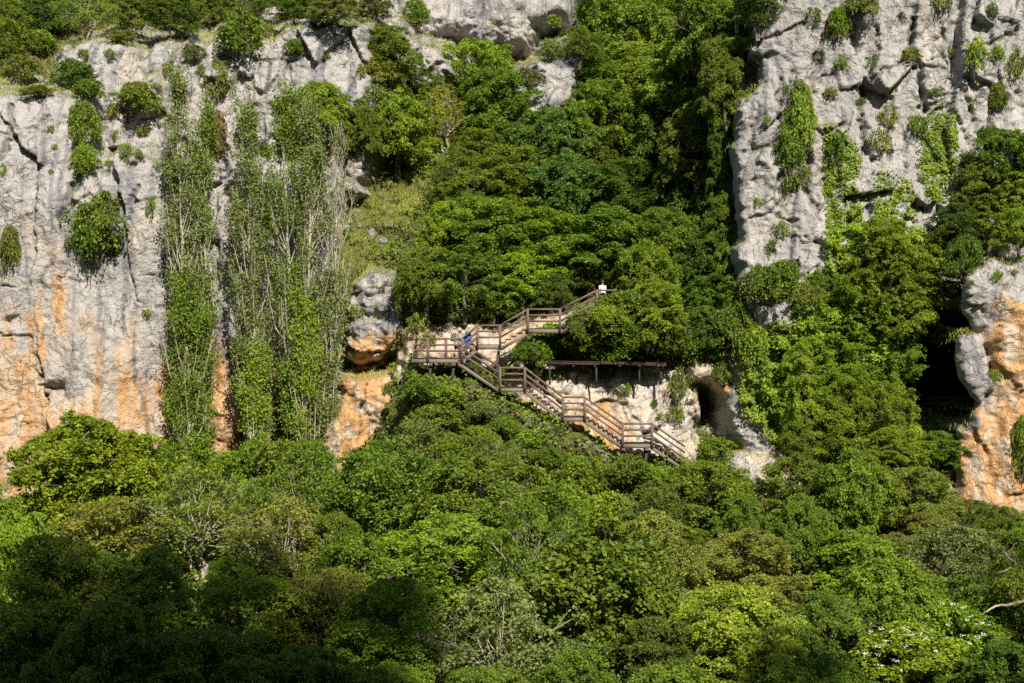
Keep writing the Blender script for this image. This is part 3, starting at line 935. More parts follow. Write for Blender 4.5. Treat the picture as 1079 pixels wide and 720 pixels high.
# the leafy wall under the right cliff
G_WALL = "leafy trees clothing the foot of the right cliff"
for px, cy, w, h, pal in [(930, 262, 70, 60, 'bright'), (965, 285, 70, 70, 'bright'), (900, 300, 70, 60, 'bright'), (945, 320, 80, 70, 'bright'), (860, 330, 60, 60, 'yellow'), (890, 355, 70, 60, 'bright'), (935, 375, 70, 70, 'mid'),
                          (850, 385, 60, 60, 'bright'), (895, 410, 70, 60, 'bright'), (935, 430, 60, 60, 'bright'), (845, 430, 60, 60, 'yellow'), (885, 450, 70, 50, 'bright'), (940, 470, 70, 50, 'bright'), (850, 465, 60, 50, 'mid'), (985, 475, 60, 40, 'mid'), (815, 420, 44, 60, 'yellow'), (985, 300, 50, 60, 'dark'), (975, 330, 40, 50, 'dark')]:
    plant('broad' if w > 45 else 'bush', px, cy, w, h, pal, group=G_WALL, fwd=0.4)
for px, cy, w, h, pal in [(1060, 165, 70, 60, 'mid'), (1030, 190, 60, 60, 'mid'), (1070, 200, 60, 60, 'bright'), (1035, 230, 70, 60, 'mid'), (1070, 245, 60, 50, 'bright'), (1000, 240, 50, 60, 'dark'), (1012, 275, 36, 50, 'dark'), (1090, 170, 50, 80, 'mid')]:
    plant('broad' if w > 45 else 'bush', px, cy, w, h, pal, group="trees on the shoulder of the right cliff", fwd=0.5)

# the lower wood
for k, px, cy, w, h, pal, lab in [
    ('dense', 100, 505, 164, 112, 'bright', "broad bright green tree standing against the foot of the left cliff"),
    ('open', 130, 560, 130, 90, 'olive', "olive tree with pale twigs in front of the bright tree by the left cliff"),
    ('open', 215, 545, 130, 100, 'olive', "olive twiggy tree in front of the leftmost poplar's foot"),
    ('bigleaf', 636, 620, 130, 160, 'mid', "tall tree with big drooping leaves below the lowest landing"),
    ('broad', 515, 528, 150, 100, 'mid', "wide layered tree below the middle landing of the stairs"),
    ('open', 400, 515, 120, 100, 'mid', "airy tree with a pale forked trunk below the orange outcrop"),
    ('broad', 775, 670, 150, 120, 'yellow', "glowing yellow green tree at the bottom, right of centre"),
    ('broad', 785, 600, 120, 90, 'olive', "olive tree just behind the glowing yellow green tree"),
    ('broad', 746, 524, 110, 74, 'mid', "rounded tree right of the end of the lowest stair flight"),
]:
    plant(k, px, cy, w, h, pal, label=lab)
low_specs = [('open', 330, 520, 90, 80, 'mid'), ('broad', 300, 570, 120, 80, 'olive'), ('open', 450, 470, 90, 54, 'grey'), ('open', 520, 488, 80, 50, 'olive'), ('open', 480, 484, 90, 56, 'mid'),
             ('bush', 585, 500, 50, 40, 'bright'), ('bush', 625, 506, 40, 34, 'bright'), ('broad', 694, 534, 66, 60, 'blue'), ('bush', 752, 478, 44, 24, 'bright'),
             ('broad', 830, 520, 90, 60, 'mid'), ('broad', 900, 520, 110, 70, 'mid'), ('broad', 960, 520, 90, 70, 'olive'), ('broad', 1072, 590, 90, 70, 'mid'), ('open', 1000, 590, 90, 80, 'grey'), ('broad', 900, 590, 120, 80, 'bright'), ('broad', 840, 570, 90, 80, 'mid'),
             ('broad', 940, 640, 110, 80, 'bright'), ('broad', 870, 660, 110, 90, 'mid'), ('broad', 1040, 640, 100, 90, 'mid'), ('broad', 560, 590, 110, 90, 'mid'), ('broad', 470, 580, 120, 90, 'bright'), ('broad', 400, 600, 120, 90, 'mid'), ('open', 340, 640, 120, 100, 'olive'), ('broad', 440, 660, 130, 100, 'bright'), ('open', 530, 670, 130, 100, 'grey'),
             ('broad', 260, 650, 130, 110, 'mid'), ('broad', 160, 640, 140, 110, 'mid'), ('broad', 60, 630, 130, 110, 'mid'), ('broad', 20, 590, 100, 90, 'bright'), ('broad', 690, 690, 110, 90, 'dark'), ('broad', 700, 600, 90, 90, 'olive'), ('broad', 590, 535, 80, 60, 'bright'), ('broad', 470, 530, 80, 60, 'mid'),
             ('broad', 0, 690, 120, 110, 'mid'), ('broad', 110, 700, 130, 110, 'mid'), ('broad', 220, 720, 140, 100, 'mid'), ('broad', 330, 720, 140, 100, 'mid'), ('broad', 420, 735, 130, 90, 'bright'), ('broad', 510, 735, 130, 90, 'mid'), ('broad', 600, 735, 120, 90, 'mid'), ('broad', 700, 745, 120, 80, 'mid'), ('broad', 860, 735, 120, 90, 'mid'), ('broad', 1060, 720, 120, 90, 'dark'), ('broad', 1090, 640, 90, 110, 'mid'),
             ('bush', 665, 500, 40, 30, 'mid'), ('bush', 640, 545, 50, 36, 'bright'), ('broad', 350, 575, 90, 60, 'mid'), ('broad', 780, 550, 80, 60, 'mid'), ('bush', 1074, 480, 24, 50, 'bright')]
for n_, (k, px, cy, w, h, pal) in enumerate(low_specs):
    if k == 'broad' and n_ % 3 == 1:
        k = ('dense', 'open')[n_ % 2]
    w, h = w * random.uniform(.75, 1.2), h * random.uniform(.8, 1.3)
    plant(k, px, cy, w, h, pal, group="trees and bushes of the lower wood", trunk=0.15)

for px, cy, w, h, pal, fw in [(595, 368, 34, 16, 'bright', .5), (618, 370, 36, 14, 'bright', .5), (672, 370, 36, 16, 'bright', .5), (696, 368, 34, 20, 'bright', .5), (592, 362, 40, 24, 'mid', .8), (570, 366, 30, 22, 'bright', 1.0), (622, 358, 52, 28, 'bright', .9), (655, 352, 50, 34, 'mid', .9), (640, 340, 44, 34, 'bright', 2.0), (668, 332, 50, 40, 'mid', 1.6), (652, 326, 44, 30, 'mid', 3.4), (640, 338, 34, 26, 'bright', 2.6), (684, 358, 44, 30, 'bright', 1.2), (608, 350, 30, 24, 'mid', 2.2), (700, 350, 50, 50, 'dark', .8), (775, 350, 40, 50, 'mid', .5), (792, 372, 40, 50, 'bright', .5), (760, 395, 18, 26, 'mid', .3), (745, 365, 34, 40, 'dark', .5)]:
    plant('bush', px, cy, w, h, pal, group="bushes growing round the upper stairs", fwd=fw)
for px, cy, w, h, pal, fw in [(446, 412, 40, 24, 'mid', .4), (474, 420, 40, 26, 'bright', .4), (504, 434, 36, 22, 'grey', .4), (530, 450, 36, 20, 'mid', .4), (556, 466, 36, 20, 'bright', .4), (580, 482, 34, 20, 'mid', .4), (606, 492, 36, 20, 'bright', .4), (630, 500, 36, 18, 'mid', .4), (686, 500, 40, 16, 'bright', .5), (718, 502, 36, 18, 'mid', .5), (462, 440, 50, 26, 'olive', .5), (505, 462, 50, 24, 'bright', .5), (548, 486, 50, 24, 'grey', .5), (432, 420, 26, 22, 'grey', .3), (498, 388, 20, 14, 'mid', .3), (530, 392, 18, 14, 'bright', .3), (560, 394, 22, 16, 'mid', .3), (556, 374, 34, 22, 'mid', 2.4), (800, 305, 36, 40, 'grey', .4), (822, 302, 40, 44, 'mid', .4), (848, 318, 30, 34, 'olive', .4), (870, 300, 30, 30, 'mid', .4)]:
    plant('bush', px, cy, w, h, pal, group="bushes growing under the stairs" if px < 780 else "bushes at the lower edge of the right cliff", fwd=fw)
# small shrubs in the cracks
tufts_r = [(838, 130, 30, 60), (832, 165, 34, 50), (838, 105, 22, 40), (880, 30, 26, 34), (905, 10, 40, 26), (918, 70, 14, 26), (885, 70, 16, 18), (875, 100, 16, 12), (960, 60, 22, 16), (990, 8, 24, 26), (1028, 65, 24, 44), (1050, 60, 18, 20), (1000, 55, 12, 10),
           (935, 130, 24, 30), (928, 155, 24, 34), (880, 165, 22, 40), (965, 138, 22, 26), (905, 200, 20, 24), (830, 200, 22, 26), (825, 245, 20, 20), (845, 190, 20, 26), (800, 60, 14, 10), (855, 20, 20, 18), (1045, 15, 16, 18), (1070, 75, 20, 36), (1050, 105, 26, 30), (1020, 110, 16, 14),
           (908, 108, 10, 8), (872, 205, 14, 16), (798, 215, 12, 14), (812, 265, 14, 20), (950, 20, 12, 12), (985, 100, 14, 12), (940, 95, 10, 10), (1040, 150, 30, 26), (808, 128, 10, 9), (862, 60, 14, 20)]
for px, cy, w, h in tufts_r:
    plant('tuft' if w < 25 else 'bush', px, cy, w, h, random.choice(['mid', 'olive', 'grey', 'bright', 'dark']), group="shrubs in the cracks of the right cliff")
tufts_l = [(54, 138, 10, 9), (58, 156, 8, 8), (12, 136, 7, 7), (122, 145, 8, 12), (115, 173, 9, 6), (134, 165, 14, 24), (166, 178, 10, 10), (146, 166, 12, 12), (54, 182, 7, 6), (78, 195, 8, 8), (4, 182, 10, 14), (155, 332, 14, 10), (75, 258, 16, 14), (143, 398, 6, 8), (66, 400, 5, 5), (158, 220, 14, 26), (165, 95, 14, 12), (115, 60, 16, 12), (88, 58, 14, 10), (178, 75, 14, 14), (212, 76, 12, 14), (344, 60, 10, 8),
           (30, 225, 8, 6), (4, 285, 14, 16), (120, 120, 18, 14), (150, 140, 16, 14)]
for px, cy, w, h in tufts_l:
    plant('tuft', px, cy, w, h, random.choice(['mid', 'olive', 'grey', 'bright']), group="shrubs in the cracks of the left cliff")
tufts_c = [(646, 413, 10, 12), (662, 412, 8, 14), (690, 428, 8, 10), (696, 440, 10, 10), (655, 415, 8, 10), (716, 412, 22, 34), (712, 440, 20, 16), (730, 375, 26, 30), (750, 395, 16, 24), (763, 345, 20, 22), (590, 395, 18, 16), (545, 385, 12, 14), (566, 390, 16, 20), (640, 395, 16, 12), (452, 360, 18, 16), (398, 325, 8, 5), (375, 330, 18, 18), (402, 305, 10, 6), (440, 345, 22, 26), (408, 412, 12, 14), (436, 396, 14, 14), (1024, 300, 8, 8), (1052, 292, 12, 10), (1068, 288, 12, 8), (1012, 380, 8, 8), (1018, 350, 8, 9), (1050, 400, 10, 16), (1044, 395, 8, 10), (1000, 500, 10, 12), (1046, 360, 8, 8)]
for px, cy, w, h in tufts_c:
    plant('tuft', px, cy, w, h, random.choice(['mid', 'bright', 'olive']), group="small shrubs on the pale and orange rocks")


# ------------------------------------------------------------------ filling the remaining gaps in the wood
def in_poly(px, py, poly):
    c = False
    for i in range(len(poly)):
        (x1, y1), (x2, y2) = poly[i], poly[(i + 1) % len(poly)]
        if (y1 > py) != (y2 > py) and px < (x2 - x1) * (py - y1) / (y2 - y1) + x1:
            c = not c
    return c


def fill(poly, n, w0, w1, kinds, pals, group, ratio=0.8, sep=0.5, **kw):
    bx = [p[0] for p in poly]
    by = [p[1] for p in poly]
    made = tries = 0
    while made < n and tries < 4000:
        tries += 1
        px, py = random.uniform(min(bx), max(bx)), random.uniform(min(by), max(by))
        w = random.uniform(w0, w1)
        if not in_poly(px, py, poly):
            continue
        if any((px - t[1]) ** 2 + ((py - t[2]) * 1.2) ** 2 < (sep * (w + t[3]) / 2) ** 2 for t in TREES):
            continue
        plant(random.choice(kinds), px, py, w, w * ratio, random.choice(pals), group=group, **kw)
        made += 1


fill([(470, 150), (600, 140), (610, 20), (810, -10), (780, 60), (758, 110), (752, 290), (700, 330), (640, 300), (500, 325), (430, 320), (440, 290), (455, 250), (475, 195)], 30, 42, 70, ['broad', 'broad', 'open'], ['mid', 'dark', 'mid', 'bright'], G_GUL)
fill([(0, 600), (60, 575), (190, 530), (350, 490), (440, 440), (520, 440), (600, 490), (760, 490), (830, 500), (1000, 500), (1079, 560), (1079, 740), (0, 740)], 40, 40, 80, ['broad', 'open', 'dense', 'broad'], ['mid', 'olive', 'mid', 'bright', 'grey'], "trees and bushes of the lower wood", trunk=0.15)
fill([(400, 60), (470, 70), (560, 60), (560, 130), (470, 150), (390, 120)], 10, 26, 44, ['bush', 'bush', 'open'], ['mid', 'olive', 'grey'], "bushes in the upper gully")


# ------------------------------------------------------------------ poplars
def poplar(px, base_y, top_y, depth, w, seed, lean, pal, gaps, label, dens=1.0):
    random.seed(seed)
    base = P(px, base_y, depth)
    ht = (base_y - top_y) * depth / F
    base.z -= 3
    ht += 3
    rad = w * depth / F / 2
    root = empty("poplar", base, label, "tree", "tall poplars in front of the left cliff")
    mb = MB()
    lp, ln, lt = [], [], []
    n = 14
    tr = [Vector((lean * (i / n) ** 1.3 + random.uniform(-.12, .12), random.uniform(-.12, .12), ht * 0.97 * i / n)) for i in range(n + 1)]
    mb.tube(tr, [(0.10 + 0.0022 * w) * (1 - 0.93 * i / n) + 0.012 for i in range(n + 1)], 7)

    def on(t):
        k = min(int(t * n), n - 1)
        return tr[k].lerp(tr[k + 1], t * n - k)
    for b in range(int(78 * dens)):
        t = random.uniform(0.10, 0.93)
        s = on(t)
        a = random.uniform(0, 2 * math.pi)
        prof = (1 - t) ** 0.5 * min(1, t / 0.2 + .55)
        ln_b = random.uniform(2.4, 5.2) * (0.45 + 0.75 * prof)
        out = rad * prof * random.uniform(0.5, 1.45) * (.62 + .38 * min(1, max(0, (t - .25) / .25)))
        e = s + Vector((math.cos(a) * out, math.sin(a) * out, ln_b))
        m = s.lerp(e, 0.45) + Vector((math.cos(a), math.sin(a), -0.3)) * out * 0.22
        mb.tube([s, m, e], [0.085 * (1.15 - t), 0.055 * (1.15 - t), 0.014], 5)
        tw = [(m, e)]
        for _ in range(3):
            q = m.lerp(e, random.uniform(-.4, .8))
            e2 = q + Vector((random.uniform(-.45, .45), random.uniform(-.45, .45), random.uniform(.7, 1.7)))
            mb.tube([q, e2], [0.02, 0.007], 4)
            tw.append((q, e2))
        zrel = (s.z + ln_b * .5) / ht
        g = 1.0
        for (z0, z1, f) in gaps:
            if z0 < zrel < z1:
                g = f
        for (p0, p1) in tw:
            for _ in range(int(9.5 * g * random.uniform(.5, 1.4) + random.random())):
                c = p0.lerp(p1, random.uniform(.1, 1.05) ** .7) + Vector((random.gauss(0, .14), random.gauss(0, .14), random.gauss(0, .1)))
                k = random.randint(6, 15)
                lp.append(np.array(c) + RNG.normal(size=(k, 3)) * np.array((.15, .15, .22)))
                ln.append(RNG.normal(size=(k, 3)) * .8 + np.array((.2, -.35, .5)))
                lt.append(np.clip(random.uniform(.25, .6) + RNG.normal(size=k) * .18, 0, 1))
    mb.build("trunk", M_PALEBARK, root, True)
    c = link("crown", crown_mesh("crown", np.concatenate(lp), np.concatenate(ln), np.concatenate(lt), 0.14, aspect=0.7), root)
    c.color = (*PAL[pal][0], 1)
    TREES.append([root, px, (base_y + top_y) / 2, w, base_y - top_y, 'poplar', pal])


for px, cy, w, h, pal in [(212, 474, 44, 44, 'bright'), (186, 486, 40, 34, 'mid'), (250, 494, 44, 34, 'bright'), (302, 488, 50, 44, 'bright'), (335, 484, 44, 40, 'mid'), (275, 486, 40, 40, 'mid')]:
    plant('bush', px, cy, w, h, pal, group="bushes at the feet of the poplars", fwd=2.2)
st = random.getstate()
poplar(200, 500, 72, 102.5, 54, 1, -0.9, 'grey', [(0.5, .7, .45)], "leftmost poplar, slim and tall with pale branches at mid height", 1.0)
poplar(214, 500, 104, 103.4, 34, 2, 0.3, 'mid', [(0.4, .65, .3)], "thin bare-stemmed poplar just right of the leftmost poplar", 0.6)
poplar(272, 505, 84, 102.8, 58, 3, -1.0, 'grey', [(0.45, .6, .5), (.9, 1, .4)], "second tall poplar, feathery, in the middle of the row", 1.1)
poplar(312, 505, 92, 102.2, 66, 4, -1.0, 'mid', [(0.3, .75, .4)], "poplar with a long pale forked trunk right of the middle", 1.0)
poplar(328, 500, 104, 101.8, 66, 5, -0.2, 'grey', [(0.35, .7, .5), (.85, 1, .6)], "broadest poplar, reaching up before the bright rounded tree", 1.1)
poplar(346, 480, 128, 102.4, 50, 6, 0.6, 'grey', [(0.3, .55, .6), (0.55, 1, .12)], "rightmost poplar with bare pale branches at its top", 0.8)
poplar(320, 520, 300, 101.0, 44, 7, 0.0, 'bright', [(.45, .6, .3)], "short young poplar with fresh leaves at the foot of the row", 0.45)
poplar(268, 520, 400, 101.0, 32, 8, 0.2, 'bright', [], "young leafy poplar sapling low between the trunks", 0.35)
poplar(200, 520, 310, 101.6, 60, 9, -0.2, 'mid', [(.55, .7, .4)], "leafy lower poplar in front of the leftmost one", 0.6)
random.setstate(st)


# ------------------------------------------------------------------ ivy on the rock
def ivy(poly, n, pal, label, leaf=0.15, thick=0.22, clump=0.0):
    bx = [p[0] for p in poly]
    by = [p[1] for p in poly]
    pts = []
    while len(pts) < n:
        px, py = random.uniform(min(bx), max(bx)), random.uniform(min(by), max(by))
        if in_poly(px + random.gauss(0, 4), py + random.gauss(0, 4), poly):
            pts.append((px, py))
    pts = np.array(pts)
    y0 = drop(float(pts[:, 0].mean()), float(pts[:, 1].mean())).y
    x = (pts[:, 0] - CX) * y0 / F
    z = CZ - (pts[:, 1] - CY) * y0 / F
    dn = fbm(x / 0.9, z / 0.9, 3, 131)
    keep = dn + RNG.normal(size=len(dn)) * .45 > clump
    x, z, dn = x[keep], z[keep], dn[keep]
    y = sampleD(x, z) - thick * RNG.random(len(x)) * np.clip(dn + .7, .1, 1.4)
    e = 0.3
    gx = (sampleD(x + e, z) - sampleD(x - e, z)) / (2 * e)
    gz = (sampleD(x, z + e) - sampleD(x, z - e)) / (2 * e)
    nr = unit(np.stack([np.clip(gx, -1, 1), -np.ones(len(x)), np.clip(gz, -1, 1)], 1)) + np.array((0, 0, .55)) + RNG.normal(size=(len(x), 3)) * .45
    pos = np.stack([x, y, z], 1)
    me = crown_mesh("ivy", pos, nr, np.clip(.45 + .25 * dn + RNG.normal(size=len(x)) * .18, 0, 1), leaf, aspect=0.8, droop=.8)
    o = link("ivy", me, None, label, "ivy", "ivy patches on the right cliff")
    o.color = (*PAL[pal][0], 1)


ivy([(868, 130), (890, 140), (905, 165), (900, 200), (910, 250), (870, 245), (872, 200)], 5500, 'ivy', "yellow green ivy hanging down the middle of the right cliff", clump=-.15)
ivy([(985, 118), (1003, 105), (1008, 140), (1000, 185), (990, 215), (966, 205), (972, 160)], 5000, 'ivy', "pale yellow ivy below the long crack of the right cliff", clump=-.1)
ivy([(925, 180), (960, 195), (965, 235), (930, 240), (918, 210)], 2600, 'ivy', "thin ivy patch between the two larger ivy streaks", clump=0.0)
ivy([(868, 245), (905, 235), (960, 235), (1000, 260), (960, 310), (890, 300), (870, 280)], 14000, 'bright', "thick bright ivy where the right cliff meets the trees", clump=-.3, thick=.8)
ivy([(806, 372), (820, 340), (832, 356), (846, 328), (862, 350), (864, 400), (850, 450), (838, 490), (806, 450), (780, 425), (790, 392)], 24000, 'ivy', "large pale green ivy sheet at the left of the leafy wall", clump=-.4, thick=.8)
ivy([(850, 300), (860, 285), (858, 320), (848, 330)], 900, 'ivy', "thin strand of ivy low on the right cliff")
ivy([(812, 372), (840, 335), (880, 300), (960, 290), (960, 470), (830, 490)], 42000, 'bright', "deep green ivy covering the rock between the leafy trees", clump=-.6, thick=1.2)


# ------------------------------------------------------------------ undergrowth and grass
def scatter(name, n, mask, pal, label, leaf, thick, aspect, up=.6, mat=None, droop=0.0):
    area = np.clip(np.hypot(np.gradient(D, axis=0), np.gradient(Z, axis=0)), 0, 3) * np.gradient(X, axis=1)
    inview = (np.abs(CX + F * X / D - 540) < 600) & (np.abs(CY - F * (Z - CZ) / D - 360) < 420)
    w = (area * mask * inview).ravel()
    k = RNG.choice(len(w), n, p=w / w.sum())
    x = X.ravel()[k] + RNG.uniform(-.08, .08, n)
    z = Z.ravel()[k] + RNG.uniform(-.08, .08, n)
    h = thick * np.clip(.35 + fbm(x / 1.1, z / .8, 3, 171), .03, 1.5) * RNG.random(n) ** .6
    y = sampleD(x, z)
    pos = np.stack([x, y - h * .75, z + h * .6], 1)
    nr = RNG.normal(size=(n, 3)) * .55 + np.array((0.1, -.6, up))
    me = crown_mesh(name, pos, nr, np.clip(.4 + .3 * fbm(x / 2, z / 2, 3, 172) + RNG.normal(size=n) * .2, 0, 1), leaf, aspect=aspect, mat=mat or M_LEAF, droop=droop)
    o = link(name, me, None, label, None, None, "stuff")
    o.color = (*PAL[pal][0], 1)
    return o


PXD, PYD = CX + F * X / D, CY - F * (Z - CZ) / D
meadow = np.clip(sstep(0.8, -0.8, poly_sd(X, Z, XZ([(365, 300), (370, 210), (385, 190), (450, 188), (455, 205), (420, 240), (380, 285)], 111))), 0, 1)
rim = (PYD < 100) & (PXD < 400) & (OWN == 0)
hillm = (OWN == 0).astype(float)
slope_ok = np.clip(1 - meadow, 0, 1)
scatter("undergrowth", 230000, hillm * slope_ok * (~rim), 'mid', "low leafy undergrowth covering the slopes between the trees", 0.19, 1.0, .6)
ledge = sstep(1.2, 3.0, np.gradient(D, axis=0) / np.gradient(Z, axis=0)) * (OWN > 0) * (Z > 8)
scatter("grass", 170000, meadow * (OWN == 0) * 5 + rim * 1.0 + ledge * .5, 'yellow', "dry yellowish grass on the ledges and the small meadow", 0.3, .35, .12, .2, M_GRASS, -2.5).color = (0.26, 0.275, 0.07, 1)

# ------------------------------------------------------------------ loose boulder on the rim
def boulder(px, py, w, h, label, squash=1.0):
    b = drop(px, py + h * .45)
    r = w * b.y / F / 2
    rz = h * b.y / F
    nu, nv = 36, 20
    vs, fs = [], []
    for j in range(nv + 1):
        for i in range(nu):
            th, ph = 2 * math.pi * i / nu, math.pi * j / nv
            vs.append((math.cos(th) * math.sin(ph), math.sin(th) * math.sin(ph), -math.cos(ph)))
    vs = np.array(vs)
    d = 1 + .22 * fbm(vs[:, 0] * 1.3 + vs[:, 1], vs[:, 2] * 1.3 - vs[:, 1], 4, 201)
    f1, f2, c, _, _ = worley(vs[:, 0] * 1.2 + 5, vs[:, 2] * 1.4 + vs[:, 1], 203)
    d = d * (1 - .14 * sstep(.1, .5, f1)) + (c - .5) * .08
    vs = vs * d[:, None] * np.array((r, r * .8, rz * .6))
    vs[:, 2] += rz * .4
    for j in range(nv):
        for i in range(nu):
            i2 = (i + 1) % nu
            fs.append([j * nu + i, j * nu + i2, (j + 1) * nu + i2, (j + 1) * nu + i])
    me = mesh_np("boulder", vs, fs, M_ROCK, False, vcol=np.tile(GRAY * (1.05 if w > 20 else .62), (len(vs), 1)))
    o = link("boulder", me, None, label, "boulder")
    o.location = b


boulder(288, 18, 36, 20, "pale angular boulder sitting alone on the rim of the left cliff")
boulder(336, 24, 44, 9, "flat pale boulder on the rim, right of the angular one")
boulder(392, 246, 9, 12, "small upright boulder at the lower edge of the grassy patch")

boulder(380, 238, 8, 7, "low flat stone at the left of the grassy patch")
boulder(404, 254, 11, 8, "wide pale stone below the small upright boulder on the grass")
boulder(414, 238, 6, 5, "tiny pale stone at the right of the grassy patch")

# ------------------------------------------------------------------ the wooden stairs
stairs = empty("wooden_stairway", P(487, 378, 97), "weathered brown wooden stairway zigzagging across the rock with landings and three-rail railings", "stairway")
OFF = stairs.location.copy()


def S(name, mb, mat, parent=stairs):
    me = mb.mesh(name, mat)
    o = link(name, me, parent)
    if parent is stairs:
        me.transform(__import__("mathutils").Matrix.Translation(-OFF))
    else:
        me.transform(__import__("mathutils").Matrix.Translation(-OFF))
    return o


YF, YB = 95.6, 97.2            # near edges of the lower and the upper run
WID = 1.35
RAILS = (0.42, 0.78, 1.14)


def railing(a, b, y, posts=(True, True), zs_=RAILS):
    a, b = Vector((a.x, y, a.z)), Vector((b.x, y, b.z))
    ob = None
    mb = MB()
    top = zs_[-1]
    mb.bar(a + Vector((0, 0, top)), b + Vector((0, 0, top)), 0.13, 0.11)
    ob = S("railing", mb, M_WOOD)
    for h in zs_[:-1]:
        S("rail", MB().bar(a + Vector((0, .03, h)), b + Vector((0, .03, h)), 0.06, 0.11), M_WOOD, ob)
    for use, p in zip(posts, (a, b)):
        if use:
            S("post", MB().bar(p + Vector((0, -.05, -0.28)), p + Vector((0, -.05, top + .05)), 0.15, 0.13, (0, 1, 0)), M_WOOD, ob)
    return ob


def landing(a, b, y, depth, legs=(), rail=True, back=False, posts=(True, True)):
    mb = MB()
    n = max(4, int(depth / 0.16))
    for i in range(n):
        yy = y + depth * (i + .5) / n
        mb.bar((a.x - .05, yy, a.z - .03), (b.x + .05, yy, b.z - .03), depth / n - .015, 0.05)
    o = S("landing", mb, M_DARKWOOD)
    S("beam", MB().bar((a.x - .15, y + .05, a.z - .19), (b.x + .15, y + .05, b.z - .19), 0.12, 0.24), M_WOODL, o)
    S("beam", MB().bar((a.x - .15, y + depth - .06, a.z - .19), (b.x + .15, y + depth - .06, b.z - .19), 0.12, 0.24), M_DARKWOOD, o)
    for x in legs:
        S("cross_beam", MB().bar((x, y - .12, a.z - .39), (x, y + depth + .1, a.z - .39), .2, .16), M_WOOD, o)
        for yy in (y + .12, y + depth - .12):
            z1 = a.z - .45
            zz = z1
            while zz > z1 - (5 if y < 96.5 else 1.5) and sampleD(x, zz) > yy:
                zz -= .1
            S("support_post", MB().bar((x, yy, z1), (x + (-.18 if yy < y + .5 else 0), yy, zz - .4), .15, .15, (0, 1, 0)), M_DARKWOOD, o)
    if rail:
        railing(a, b, y, posts)
    if back:
        railing(a, b, y + depth - .08, posts)
    return o


def flight(a, b, y, w=WID, rail=True, back=False, side_posts=(False, False)):
    a, b = Vector((a.x, y, a.z)), Vector((b.x, y, b.z))
    lo, hi = (a, b) if a.z < b.z else (b, a)
    n = max(3, round((hi.z - lo.z) / 0.2))
    mb = MB()
    for i in range(n):
        t = (i + .5) / n
        p = lo.lerp(hi, t)
        run = abs(hi.x - lo.x) / n
        mb.bar((p.x, y - .03, p.z), (p.x, y + w - .07, p.z), run * 1.05, .09)
        mb.bar((p.x + run * .45 * (1 if hi.x > lo.x else -1), y + .1, p.z + .09), (p.x + run * .45 * (1 if hi.x > lo.x else -1), y + w - .1, p.z + .09), .03, .13)
    o = S("flight", mb, M_DARKWOOD)
    for yy in (y + .03, y + w - .03):
        S("stringer", MB().bar((a.x, yy, a.z - .30), (b.x, yy, b.z - .30), .07, .2), M_WOODL if yy < y + .5 else M_DARKWOOD, o)
    if rail:
        railing(a, b, y, side_posts)
    if back:
        railing(a, b, y + w, side_posts)


q = lambda px, py, y: P(px, py, y)
# upper run
A0, A1 = q(436, 377.5, YF), q(488, 377.5, YF)
landing(A0, A1, YF, 2.9, legs=(A0.x + 1.0, A1.x - .55), rail=False)
railing(q(451, 377.5, YF), q(487, 377.5, YF), YF)
railing(A0, q(468, 377.5, YF), YF + 2.8)
endr = S("railing", MB().bar((A0.x, YF, A0.z + 1.14), (A0.x, YF + 2.8, A0.z + 1.14), .13, .11), M_WOOD)
for h in (.42, .78):
    S("rail", MB().bar((A0.x, YF, A0.z + h), (A0.x, YF + 2.8, A0.z + h), .06, .11), M_WOOD, endr)
S("rail", MB().bar((A0.x, YF, A0.z + 0.1), (q(451, 0, YF).x, YF, A0.z + 1.1), .06, .1), M_WOOD, endr)
B0, B1 = q(503, 363, YB), q(527, 363, YB)
C0, C1 = q(556, 346, YB), q(590, 346, YB)
T0, T1 = q(629, 326, YB), q(650, 326, YB)
flight(q(487, 377, YB), B0, YB, back=True)
landing(B0, B1, YB, WID, legs=(B1.x - .1,), back=False)
flight(B1, C0, YB)
landing(C0, C1, YB, WID, legs=(C0.x + .4,), back=False)
flight(C1, T0, YB, back=True)
landing(T0, T1, YB, WID, legs=(), back=False, posts=(True, False))
# lower run
E0, E1 = q(527, 408, YF), q(553, 408, YF)
F0, F1 = q(593, 439, YF), q(616, 439, YF)
G0, G1 = q(656, 467, YF), q(687, 467, YF)
flight(q(483, 378, YF), E0, YF)
landing(E0, E1, YF, WID, legs=(E0.x + .75,))
flight(E1, F0, YF)
landing(F0, F1, YF, WID, legs=(F0.x + .45,))
flight(F1, G0, YF)
landing(G0, G1, YF, WID, legs=(G0.x + .05, G1.x - .3))
flight(G1, q(722, 491, YF), YF, back=True)

# timber shelf under the foliage, right of the upper stairs
SH = P(637, 383, 97.2)
shelf = empty("timber_shelf", SH, "dark old timber shelf on posts under the foliage, above the pale rock wall", "wooden shelf")


def T(name, mb, mat, parent=shelf):
    me = mb.mesh(name, mat)
    me.transform(__import__("mathutils").Matrix.Translation(-SH))
    return link(name, me, parent)


